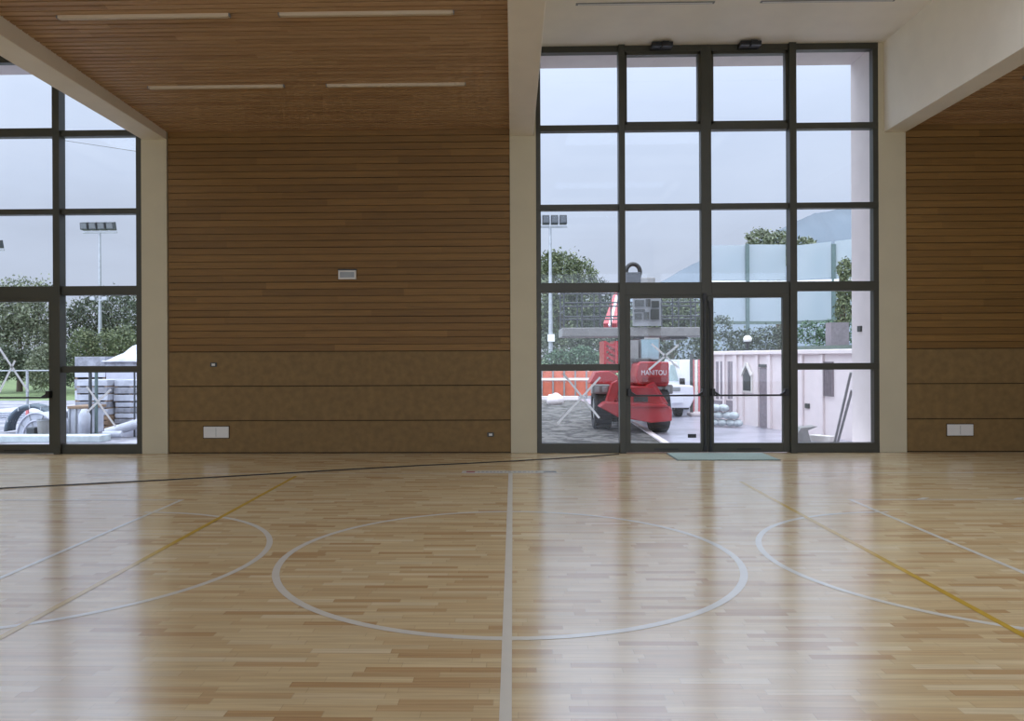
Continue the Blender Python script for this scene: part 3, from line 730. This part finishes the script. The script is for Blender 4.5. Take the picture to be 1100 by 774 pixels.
b = MB(); bp(b, 722, 734, 424, 433, YT-.1, YT+.05); b.build('bumper', CARWHITE_M, tt, bevel=.03)
b = MB(); bp(b, 722, 731, 415.5, 420, YT-.03, YT+.05); b.build('headlight', LAMP_M, tt, bevel=.02)
for px_, yy in ((728, YT+.9), (704, YT+.9), (736, YT+4.4), (712, YT+4.4)):
    x = W(px_, 440, yy)[0]; m = MB(); wheel(m, (x, yy, G+.4), .4, .26, 18); o = m.build('wheel', TYRE_M, tt)
    MB().tube([(x-.11, yy, G+.4), (x+.11, yy, G+.4)], .2, 14).build('hub', GREY_M, o)

# red and white site panel
YS = 27.5
t = thing('barrier_panel', 'faded red and white upright site panel right of the truck', 'barrier', P(748, 440, YS)[:2]+(G,))
z_t = W(748, 386, YS)[1]
xa, xc = W(743, 400, YS)[0], W(760, 400, YS)[0]
b = MB(); b.box(xa-.05, xa+.05, YS, YS+.08, G, z_t+.2); b.box(xc-.05, xc+.05, YS, YS+.08, G, z_t+.2); b.build('post', OPEN_M, t)
for k in range(5):
    w = (xc-xa)/5; MB().box(xa+k*w+.01, xa+(k+1)*w-.01, YS+.02, YS+.05, G+.15, z_t).build('board', (PINK_M, PLATE_M)[k % 2 == 1], t)
MB().box(xa-.1, xc+.1, YS-.3, YS+.4, G, G+.12).build('foot', EXT_M, t, bevel=.03)

# orange barrier, rail and kerb behind the gravel
YO = 39.0
t = thing('site_barrier', 'long orange red barrier behind the gravel yard', 'barrier', P(610, 415, YO)[:2]+(G,))
xa, xc = W(570, 400, YO)[0], W(642, 400, YO)[0]; zt = W(600, 398.5, YO)[1]
n = 6
for k in range(n):
    w = (xc-xa)/n; MB().box(xa+k*w+.02, xa+(k+1)*w-.02, YO, YO+.08, G+.15, zt).build('panel', ORANGE_M, t, bevel=.02)
b = MB()
for k in range(n+1): b.box(xa+k*(xc-xa)/n-.04, xa+k*(xc-xa)/n+.04, YO-.05, YO, G, zt+.1)
b.build('post', GREY_M, t)
zr_ = W(600, 407, YO)[1]; MB().box(xa, xc, YO-.09, YO-.05, zr_-.06, zr_+.06).build('rail', PLATE_M, t)
struct(MB().box(-4, 3.2, 37.6, 37.9, G, G+.2).build('kerb', EXT_M))
MB_ = MB(); MB_.blob((W(596, 430, 34)[0], 34, G+.22), (.38, .34, .3), 12, 8, .12)
tag(MB_.build('boulder', EXT_M, at=(W(596, 430, 34)[0], 34, G), smooth=True), 'pale boulder on the gravel at left in the central window', 'rock')
tag(MB().tube([P(631.5, 418, 40)[:2]+(G,), P(631.5, 398, 40)], .07, 8).build('bollard', PLATE_M, at=P(631.5, 418, 40)[:2]+(G,)), 'slim white post in front of the orange barrier', 'post')

# ------------------------------------------------------------------ translucent screen
m = bpy.data.materials.new('translucent_sheet'); m.use_nodes = True; t_ = NT(m); t_.n.clear()
o_ = t_.new('ShaderNodeOutputMaterial'); a1 = t_.new('ShaderNodeMixShader'); a2 = t_.new('ShaderNodeMixShader')
df = t_.new('ShaderNodeBsdfDiffuse'); df.inputs[0].default_value = rgb(206,222,232); tl = t_.new('ShaderNodeBsdfTranslucent'); tl.inputs[0].default_value = rgb(204,210,214)
tp = t_.new('ShaderNodeBsdfTransparent'); a1.inputs[0].default_value = .5; a2.inputs[0].default_value = .2
nz = t_.new('ShaderNodeTexNoise'); nz.inputs['Scale'].default_value = .5
t_.l.new(t_.ramp(nz.outputs['Fac'], [(.35, rgb(176,188,196)), (.65, rgb(204,210,214))]), df.inputs[0])
t_.l.new(df.outputs[0], a1.inputs[1]); t_.l.new(tl.outputs[0], a1.inputs[2]); t_.l.new(a1.outputs[0], a2.inputs[1]); t_.l.new(tp.outputs[0], a2.inputs[2]); t_.l.new(a2.outputs[0], o_.inputs[0])
SHEET_M = m
YN = 36.0
t = thing('ball_screen', 'tall translucent panel screen on green posts behind the yard', 'screen', P(840, 440, YN)[:2]+(G,))
def corner(px, py, Y): q = W(px, py, Y); return Vector((q[0], Y, q[1]))
segs = [(757, 801, YN, YN, 263.5, 263), (804, 844, YN, YN, 262.5, 262.5), (850, 893, YN, YN-1.2, 264, 259.5), (897, 930, YN-1.3, YN-2.2, 259, 255)]
for x0_, x1_, ya_, yb_, t0, t1 in segs:
    for (a0, a1_, b0, b1) in ((t0, t1, 300.5, 300.5 if x0_ < 850 else 298), (305, 304.5 if x0_ < 850 else 303, 345, 345)):
        A = corner(x0_, a0, ya_); B = corner(x1_, a1_, yb_); C_ = corner(x1_, b1, yb_); E_ = corner(x0_, b0, ya_)
        th = Vector((0, .03, 0)); vs = [A, B, C_, E_, A+th, B+th, C_+th, E_+th]
        MB().add(vs, [(0,1,2,3),(7,6,5,4),(0,4,5,1),(1,5,6,2),(2,6,7,3),(3,7,4,0)]).build('sheet', SHEET_M, t)
for px_, yy in ((755, YN), (802.5, YN), (847, YN), (895, YN-1.25), (932, YN-2.2)):
    c_ = corner(px_, 262, yy-.05); MB().box(c_.x-.08, c_.x+.08, yy-.14, yy-.02, G, c_.z).build('post', GREEN_M, t)
for py_, mm in ((303, PLATE_M), (346.5, DGREEN_M)):
    b = MB(); b.bar(corner(755, py_, YN-.08), corner(848, py_, YN-.08), .08, .14); b.bar(corner(848, py_, YN-.08), corner(932, py_-3, YN-2.25), .08, .14); b.build('rail', mm, t)

# ------------------------------------------------------------------ pale yard building on the right
A2 = Vector(FL(768, 451, G)); B2 = Vector(FL(912, 473, G))      # foot of its facade
dv = (B2-A2).normalized(); nv = Vector((-dv.y, dv.x)); 
if nv.y < 0 or nv.x < 0: nv = Vector((abs(dv.y), abs(dv.x)))
Lw = (B2-A2).length; TOP = 1.66
bl = thing('yard_building', 'low white building with flat roof right of the yard', 'building', (A2.x, A2.y, G))
def fb(mb, s0, s1, z0, z1, o0, o1):        # box along the facade: s from A2 to B2, o = outward offset
    ps = [A2+dv*s0-nv*o1, A2+dv*s1-nv*o1, A2+dv*s1-nv*o0, A2+dv*s0-nv*o0]
    return mb.slab([(p.x, p.y) for p in ps], z0, z1)
b = MB(); fb(b, -.2, Lw+3, G, TOP, -4.0, 0); b.build('wall', EXT_M, bl)
b = MB(); fb(b, -.35, Lw+3.1, TOP, TOP+.12, -4.1, .12); b.build('roof_edge', DGREEN_M if False else EXT_M, bl, bevel=.02)
b = MB(); fb(b, Lw*.55, Lw+3.1, TOP+.12, TOP+.22, -4.0, -.1); b.build('roof_upstand', DGREEN_M, bl)
def S_at(px):      # where the pixel column meets the facade
    best = min(((abs((A2+dv*(k*.02)).x/(A2+dv*(k*.02)).y - ray(px, 420)[0]/ray(px, 420)[1]), k*.02) for k in range(-20, int(Lw/.02)+60)))
    return best[1]
def zat(s, py, px):
    p = A2+dv*s; return W(px, py, p.y)[1]
for a_, b_2 in ((766, 768), (778, 780), (789, 793), (797, 799.5), (813, 816), (826, 829.5), (848, 851), (861, 864), (883, 886)):
    s0, s1 = S_at(a_), S_at(b_2); b = MB(); fb(b, s0, s1, G, TOP, 0, .07); b.build('pilaster', EXT_M, bl, bevel=.01)
s0, s1 = S_at(800), S_at(808); z0, z1 = zat(s0, 419, 804), zat(s0, 394, 804)
b = MB(); fb(b, s0-.06, s1+.06, z0-.06, z1-.15, 0, .05); 
b.build('window_surround', PLATE_M, bl)
b = MB(); fb(b, s0, s1, z0, z1-.25, .03, .065)
pm = A2+dv*((s0+s1)/2); pl = A2+dv*s0; pr = A2+dv*s1
for q0, q1 in ((pl, pm), (pm, pr)): pass
zz = z1-.25
vs = []
for off in (.03, .065):
    for q, z in ((pl, zz), (pr, zz), (pm, z1)): vs.append((q.x-nv.x*off, q.y-nv.y*off, z))
b.add(vs, [(0,1,2),(5,4,3),(0,3,4,1),(1,4,5,2),(2,5,3,0)]); b.build('pointed_window', OPEN_M, bl)
b = MB()
for (qa, za), (qb, zb_) in (((A2+dv*(s0-.08), zz), (pm, z1+.12)), ((A2+dv*(s1+.08), zz), (pm, z1+.12))):
    b.bar((qa.x-nv.x*.07, qa.y-nv.y*.07, za), (qb.x-nv.x*.07, qb.y-nv.y*.07, zb_), .06, .07)
b.build('gable_trim', PLATE_M, bl)
s0, s1 = S_at(817), S_at(825)
b = MB(); fb(b, s0, s1, G+.02, zat(s0, 395, 820), 0, .04); b.build('door', BLOCK_M, bl)
b = MB(); fb(b, s0, s1, zat(s0, 394, 820), zat(s0, 391, 820), 0, .07); b.build('door_lintel', OPEN_M, bl)
for k, px_ in enumerate((770, 774.5, 782.5, 786)):
    s0 = S_at(px_); b = MB(); fb(b, s0, s0+.12, zat(s0, 428, px_), zat(s0, 388, px_), 0, .03); b.build('louvre', BLOCK_M, bl)
for a_, b_2 in ((768, 776), (781, 788)):
    s0, s1 = S_at(a_), S_at(b_2); b = MB(); fb(b, s0, s1, G+.15, zat(s0, 428, 776)-.05, 0, .04); b.build('plinth_panel', PINK_M if False else BLOCK_M, bl)
s0, s1 = S_at(872), S_at(881)
s0, s1 = S_at(886.5), S_at(897)
b = MB()
for k in range(5):
    ss = s0+(s1-s0)*k/5; fb(b, ss, ss+(s1-s0)*.1, zat(s0, 425, 890), TOP-.2, 0, .06)
b.build('ribbed_panel', BLOCK_M, bl)
b = MB(); s0, s1 = S_at(866), S_at(870); fb(b, s0, s1, zat(s0, 438, 868), zat(s0, 433, 868), 0, .04); b.build('meter_box', OPEN_M, bl)
# block on the roof, globe lamp
q = W(901, 370, 22.5)
b = MB(); bp(b, 893, 912, 346, 371.2, 22.0, 22.4); bb = tag(b.build('chimney_block', BLOCK_M, at=(q[0], 22.8, W(901, 371, 22)[1])), 'lilac grey block standing on the white building roof', 'masonry block')
lx, lz = W(803, 363.5, 30.5)
t = thing('globe_lamp', 'round white globe lamp on a dark post behind the white building', 'lamp post', (lx, 30.5, G))
MB().tube([(lx, 30.5, G), (lx, 30.5, lz-.28)], .05, 8).build('post', BLACK_M, t)
MB().blob((lx, 30.5, lz-.02), (.17, .17, .15), 16, 10).build('globe', PLATE_M, t, smooth=True)
b = MB(); b.tube([(lx, 30.5, lz-.3), (lx, 30.5, lz-.12)], [.05, .13], 12); b.build('collar', BLACK_M, t)
# sacks
sp_ = [(769, 449), (777, 450), (786, 450.5), (795, 452), (803, 453), (773, 444), (782, 444), (791, 446), (799, 448), (779, 440), (788, 441)]
row_of = ['bottom', 'bottom', 'bottom', 'bottom', 'bottom', 'second', 'second', 'second', 'second', 'top', 'top']
for i, (px_, py_) in enumerate(sp_):
    lev = 0 if i < 5 else (1 if i < 9 else 2); Yk = 23.35-.42*(px_-769)/34
    x = W(px_, py_, Yk)[0]-.3+(i%2)*.02; z = G+.13+lev*.22
    o = MB().blob((x, Yk, z), (.165, .22, .108), 12, 8, .04).build('sack', BAG_M, at=(x, Yk, z-.13), smooth=True)
    tag(o, 'white sack in the %s layer of the pile by the white building' % row_of[i], 'sack', 'white sacks piled by the white building')
# leaning planks, trough, small fin mark
for a_, b_2, lb in (((896.5, 476), (914, 400), 'longer dark grey plank leaning on the outer fin of the window'), ((899, 474), (915, 419), 'shorter grey plank leaning on the outer fin of the window')):
    q = FL(a_[0], a_[1], G) if False else None
    A = P(a_[0], a_[1]+4, 18.6-.5*('short' in lb)); B = P(b_2[0], b_2[1], 17.4-.5*('short' in lb))
    A = (A[0], A[1], max(A[2], G+.02))
    tag(MB().bar(A, B, .05, .035).build('plank', GREY_M, at=A), lb, 'plank')
b = MB(); A = P(872, 464, 19.4); B = P(895, 474, 18.95); b.bar((A[0], A[1], G+.07), (B[0], B[1], G+.07), .3, .14)
tag(b.build('timber_beam', PLATE_M, at=(A[0], A[1], G)), 'pale beam lying on the ground before the white building', 'beam')
b = MB(); A = P(861, 474, 18.9); b.prism([(A[0]-.25, G), (A[0]+.2, G), (A[0]+.12, G+.3), (A[0]+.36, G+.4), (A[0]-.05, G+.36)], 18.8, 19.2)
tag(b.build('rubble_heap', GREY_M, at=(A[0], 19, G)), 'grey angular offcut lying before the white building', 'debris')
q = W(922, 353, 13.55)  # thin dark grey block marks a small spot on the fin
tag(MB().box(6.05, 6.08, 13.5, 13.62, q[1]-.05, q[1]+.05).build('fin_mark', OPEN_M, at=(6.08, 13.56, q[1])), 'tiny dark grey mark on the outer fin right of the window', 'wall box')

# ------------------------------------------------------------------ left yard: stacks, coil, bucket, rolls
def stack(px0, px1, pyb, pyt, Y, layers, mat, lab, name='board_stack', cat='stack of boards', gap=.18, grp=None):
    x0 = W(px0, pyb, Y)[0]; x1 = W(px1, pyb, Y)[0]; z0 = max(W(px0, pyb, Y)[1], G); z1 = W(px0, pyt, Y)[1]
    t = thing(name, lab, cat, ((x0+x1)/2, Y+.5, z0), group=grp)
    h = (z1-z0)/layers
    for i in range(layers):
        j = random.uniform(-.02, .02)
        MB().box(x0+j, x1+j, Y+random.uniform(-.02, .02), Y+1.1, z0+i*h+h*gap, z0+(i+1)*h).build('layer', mat if (i % 2 == 0 or mat is BROWN_M) else BLOCK2_M, t, bevel=.01)
        b = MB()
        for f in (.05, .5, .95):
            xx = x0+(x1-x0)*f; b.box(xx-.04, xx+.04, Y+.03, Y+1.05, z0+i*h, z0+i*h+h*gap)
        b.build('spacer', BROWN_M, t)
    return t, x0, x1, z0, z1
YL = 22.0
t, x0, x1, z0, z1 = stack(82, 116, 464, 447, YL+.3, 3, BROWN_M, 'low brown board stack under the white wrapped one', gap=.25)
t, x0, x1, z0, z1 = stack(82, 115, 447, 408, YL+.3, 5, WRAP_M, 'pale board stack left of the scaffold pole in the left window')
t, x0, x1, z0, z1 = stack(123, 158, 467, 432, YL+.6, 5, WRAP_M, 'lower pale board stack at right in the left window')
t2, x0, x1, z0, z1 = stack(122.5, 158, 432, 408, YL+.6, 3, WRAP_M, 'upper pale board stack resting on the lower one')
YK = 24.5
t, x0, x1, z0, z1 = stack(80, 113, 458, 383, YK, 6, TARP_M, 'tall wrapped stack behind the board stacks, left one', 'wrapped_stack', 'wrapped stack')
t, x0, x1, z0, z1 = stack(114, 160, 458, 388, YK, 6, TARP_M, 'tall wrapped stack under the white peaked tarpaulin', 'wrapped_stack', 'wrapped stack')
# tarpaulin with peak
b = MB(); nx, ny = 16, 5; vs = []; fs = []
prof = [(110, 384), (114, 383), (118, 380), (122, 379), (126, 375), (130, 370.5), (133, 371), (136, 376), (139, 374.5), (142, 373.5), (146, 377), (150, 378), (154, 381), (158, 384), (162, 388), (166, 392), (170, 394)]
for j in range(ny+1):
    f = j/ny
    for i in range(nx+1):
        x, z = W(prof[i][0], prof[i][1], YK); zb = W(prof[i][0], 389, YK)[1]
        vs.append((x, YK-.1+f*1.4, zb+.03+(z-zb)*math.sin(math.pi*f*.62)))
for j in range(ny):
    for i in range(nx): a = j*(nx+1)+i; fs.append((a, a+1, a+nx+2, a+nx+1))
b.add(vs, fs); tp_ = b.build('tarpaulin', TARP_M, at=(W(135, 388, YK)[0], YK+.5, W(135, 388, YK)[1]), smooth=True)
md = tp_.modifiers.new('thickness', 'SOLIDIFY'); md.thickness = .02
tag(tp_, 'white peaked tarpaulin covering the wrapped stack in the left window', 'tarpaulin')
# scaffold poles
for px_, lb in ((97, 'dark upright pole at left before the board stacks'), (103.5, 'green grey upright pole beside the dark one'), (144.5, 'thin upright pole near the right edge of the left window')):
    A = P(px_, 478, 20.6); B = P(px_, 398, 20.6)
    tag(MB().tube([(A[0], 20.6, G), (B[0], 20.6, B[2])], .045 if px_ < 140 else .025, 8).build('scaffold_pole', DSTEEL_M if px_ != 103.5 else GREEN_M, at=(A[0], 20.6, G)), lb, 'pole')
# white box left of stacks with rounded sack
t = thing('crate', 'white lined crate left of the board stacks', 'crate', P(83, 470, 20.9)[:2]+(G,))
b = MB(); bp(b, 73, 95, 438, 466, 20.9, 21.7); b.build('body', WRAP_M, t, bevel=.02)
b = MB(); bp(b, 72, 96, 436, 439, 20.86, 21.75); b.build('lid', BROWN_M, t, bevel=.01)
b = MB()
for px_ in (73, 80, 87, 94): bp(b, px_, px_+1.4, 439, 466, 20.86, 20.9)
b.build('batten', STEEL_M, t)
b = MB(); q = P(90, 441, 20.5); b.blob((q[0], 20.5, q[2]), (.14, .14, .14), 12, 8, .05); 
bx_, bz_ = W(91, 466, 20.4); b = MB(); b.tube([(bx_, 20.4, G), (bx_, 20.4, W(91, 446, 20.4)[1]), (bx_, 20.4, W(91, 439, 20.4)[1])], [.13, .15, .07], 12)
tag(b.build('bottle', WRAP_M, at=(bx_, 20.4, G), smooth=True), 'pale round shouldered canister before the white crate', 'canister')
# pale low ledge in front, left and right
struct(MB().box(W(-30, 468, 19.2)[0], W(108, 468, 19.2)[0], 19.2, 19.7, G, W(0, 468, 19.2)[1]).build('low_wall', BAG_M, bevel=.02))
# pipe coils (arches)
def arch(pxc, r, Y, n, tr, mat, lab):
    x = W(pxc, 460, Y)[0]; t = thing('pipe_arch', lab, 'pipe', (x, Y, G))
    for k in range(n):
        yy = Y+k*tr*2.05; pts = [(x+r*math.cos(a*math.pi/20), yy, G+.05+r*math.sin(a*math.pi/20)) for a in range(21)]
        MB().tube(pts, tr, 8).build('winding', mat, t, smooth=True)
    for a in (3, 7, 10, 13, 17):
        c = Vector((x+r*math.cos(a*math.pi/20), Y-tr*1.1, G+.05+r*math.sin(a*math.pi/20))); MB().bar(c, c+Vector((0, n*tr*2.1, 0)), .03, tr*2.3).build('binding', STEEL_M, t)
    return t
arch(33, .72, 21.8, 4, .055, PIPEBLUE_M, 'bundle of blue grey pipe bent into an arch behind the white hood')
x = W(39, 460, 20.6)[0]
t = thing('round_hood', 'white rounded hood with ribs standing on the paving at left', 'cover', (x, 20.8, G))
b = MB(); b.prism([(x+.53*math.cos(a*math.pi/16), G+.66*math.sin(a*math.pi/16)) for a in range(17)], 20.6, 21.4); b.build('shell', WRAP_M, t, bevel=.02)
for r_ in (.53, .36, .2):
    b = MB(); b.tube([(x+r_*math.cos(a*math.pi/16), 20.58, G+.66/.53*r_*math.sin(a*math.pi/16)) for a in range(17)], .022, 6); b.build('rim_rib', TARP_M, t, smooth=True)
for a in (3, 6, 10, 13):
    b = MB(); b.bar((x+.2*math.cos(a*math.pi/16), 20.59, G+.25*math.sin(a*math.pi/16)), (x+.52*math.cos(a*math.pi/16), 20.59, G+.65*math.sin(a*math.pi/16)), .03, .02); b.build('spoke_rib', STEEL_M, t)
x = W(46.5, 460, 20.1)[0]; zt = W(46, 450, 20.1)[1]
t = thing('bucket', 'grey bucket standing before the white pipe coil', 'bucket', (x, 20.1, G))
MB().tube([(x, 20.1, G), (x, 20.1, zt)], [.12, .15], 16).build('body', GREY_M, t); MB().tube([(x, 20.1, zt-.03), (x, 20.1, zt)], .165, 16).build('rim', STEEL_M, t)
b = MB(); bp(b, 32, 41, 459, 466, 20.0, 20.25); 
q = W(36, 466, 20.0)
b2 = MB(); b2.box(q[0]-.2, q[0]+.02, 20.0, 20.3, G, W(36, 459, 20)[1]); tag(b2.build('toolbox', DSTEEL_M, at=(q[0], 20.15, G), bevel=.02), 'small dark box left of the grey bucket', 'box')
# white rolls of sheet
for A, B, r, lb in (((111, 468), (131, 466), .085, 'short white pipe with brown open end'), ((114, 469), (158, 452), .13, 'long white roll lying slanted behind the short pipe')):
    a = Vector(P(A[0], A[1], 20.3 if r > .1 else 19.9)); c = Vector(P(B[0], B[1], 20.6 if r > .1 else 19.95))
    if r < .1:
        a.z = c.z = G+.62-.5+.0+.02
    a.z = max(a.z, G+r); c.z = max(c.z, G+r)
    t = thing('sheet_roll' if r > .1 else 'short_pipe', lb, 'roll' if r > .1 else 'pipe', (a.x, a.y, G))
    MB().tube([a, c], r, 16).build('tube', WRAP_M, t, smooth=False)
    d = (a-c).normalized(); MB().tube([a+d*.003, a-d*.02], r*.65, 14).build('open_end', BROWN_M, t)
b = MB(); q = [P(118, 462, 20.7), P(150, 446, 20.7), P(160, 446, 20.7), P(160, 476, 20.7), P(118, 476, 20.7)]
b.prism([(p[0], max(p[2], G)) for p in q], 20.75, 21.6); tag(b.build('sheet_pile', TARP_M, at=(q[0][0], 21, G)), 'sloping white sheeted heap behind the slanted roll', 'heap')
# left pole / post with red tip
x, z = W(30, 400, 24)[0], W(30, 400, 24)[1]
t = thing('marker_post', 'thin wire fence post with pink tape beyond the coils', 'fence post', (W(29.5, 440, 26)[0], 26, G))
xx = W(29.5, 440, 26)[0]
MB().tube([(xx, 26, G), (xx, 26, W(30, 397, 26)[1])], .045, 8).build('post', STEEL_M, t)
MB().tube([(xx, 26, W(30, 446, 26)[1]), (xx, 26, W(30, 436, 26)[1])], .055, 8).build('tape_band', PINK_M, t)
b = MB(); b.tube([(W(-40, 398, 26)[0], 26, W(0, 398, 26)[1]), (W(70, 398, 26)[0], 26, W(0, 398, 26)[1])], .02, 6); tag(b.build('fence_wire', STEEL_M, at=(xx, 26, W(0, 398, 26)[1])), 'pale wire running along the lawn fence', 'wire')
# pile of sheets left of coils
b = MB()
t = thing('sheet_pile', 'low pile of pale flat sheets on the paving behind the coils', 'pile', (W(20, 440, 27)[0], 27, G))
for k in range(4): MB().box(W(-30, 440, 27)[0], W(66, 440, 27)[0]+.05*k, 26.6+.05*k, 29.5, G+k*.07, G+k*.07+.05).build('sheet', WRAP_M, t)

# ------------------------------------------------------------------ light
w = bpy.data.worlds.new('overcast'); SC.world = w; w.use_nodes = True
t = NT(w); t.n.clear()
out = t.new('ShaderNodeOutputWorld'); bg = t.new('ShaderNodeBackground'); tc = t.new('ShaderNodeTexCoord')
nrm = t.new('ShaderNodeVectorMath', operation='NORMALIZE'); t.l.new(tc.outputs['Generated'], nrm.inputs[0])
sp = t.new('ShaderNodeSeparateXYZ'); t.l.new(nrm.outputs[0], sp.inputs[0])
mp = t.new('ShaderNodeMapping'); mp.inputs['Scale'].default_value = (2.2, 2.2, 6); t.l.new(nrm.outputs[0], mp.inputs[0])
nz = t.new('ShaderNodeTexNoise'); nz.inputs['Scale'].default_value = 1.6; nz.inputs['Detail'].default_value = 6; nz.inputs['Roughness'].default_value = .55; t.l.new(mp.outputs[0], nz.inputs['Vector'])
skyc = t.ramp(t.math('ADD', sp.outputs[2], t.math('MULTIPLY', t.math('SUBTRACT', nz.outputs['Fac'], .5), .25)),
              [(0, rgb(206,213,228)), (.08, rgb(196,207,228)), (.2, rgb(196,210,234)), (.38, rgb(190,204,228)), (1, rgb(225,230,240))])
cl_ = t.mix(t.math('MULTIPLY', nz.outputs['Fac'], .6), skyc, rgb(208,216,232))
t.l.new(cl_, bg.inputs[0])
# clouds are brighter towards the zenith; extra glow behind-left added to light the hall
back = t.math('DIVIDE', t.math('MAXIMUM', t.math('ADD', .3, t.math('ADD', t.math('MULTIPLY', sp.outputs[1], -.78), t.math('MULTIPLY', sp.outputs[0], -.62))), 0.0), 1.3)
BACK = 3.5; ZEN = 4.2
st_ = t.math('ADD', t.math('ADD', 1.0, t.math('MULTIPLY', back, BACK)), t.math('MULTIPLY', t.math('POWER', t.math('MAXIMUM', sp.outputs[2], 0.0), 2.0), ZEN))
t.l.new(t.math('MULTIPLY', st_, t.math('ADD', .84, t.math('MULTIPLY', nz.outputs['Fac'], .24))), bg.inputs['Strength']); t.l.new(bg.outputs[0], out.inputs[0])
w.cycles.sampling_method = 'MANUAL'; w.cycles.sample_map_resolution = 512
def portal(x0, x1, y, z0, z1, flip):
    l = bpy.data.lights.new('portal', 'AREA'); l.shape = 'RECTANGLE'; l.size = x1-x0; l.size_y = z1-z0; l.cycles.is_portal = True
    o = bpy.data.objects.new('portal', l); COL.objects.link(o); o.location = ((x0+x1)/2, y, (z0+z1)/2)
    o.rotation_euler = (math.pi/2 if flip else -math.pi/2, 0, 0)     # aims into the hall
for x0, x1 in BAY: portal(x0, x1, D+.12, 0, ZW, False)
for x0, x1 in [(-12.2, -6.3), (-5.8, -.1), (.4, 6.0), (6.5, 12.2)]: portal(x0, x1, YB-.02, .5, 5.3, True)

for x0, x1 in SKY_X:
    for s0, s1 in SKY_Y:
        l = bpy.data.lights.new('portal', 'AREA'); l.shape = 'RECTANGLE'; l.size = x1-x0; l.size_y = s1-s0; l.cycles.is_portal = True
        o = bpy.data.objects.new('portal', l); COL.objects.link(o); o.location = ((x0+x1)/2, (s0+s1)/2, 7.6)

SC.view_settings.view_transform = 'Standard'; SC.view_settings.look = 'None'
SC.view_settings.exposure = 0; SC.view_settings.gamma = 1; SC.view_settings.use_curve_mapping = False
SC.cycles.use_denoising = True; SC.cycles.max_bounces = 10; SC.cycles.diffuse_bounces = 6; SC.cycles.transparent_max_bounces = 24
SC.cycles.sample_clamp_indirect = 6
SC.cycles.caustics_reflective = False
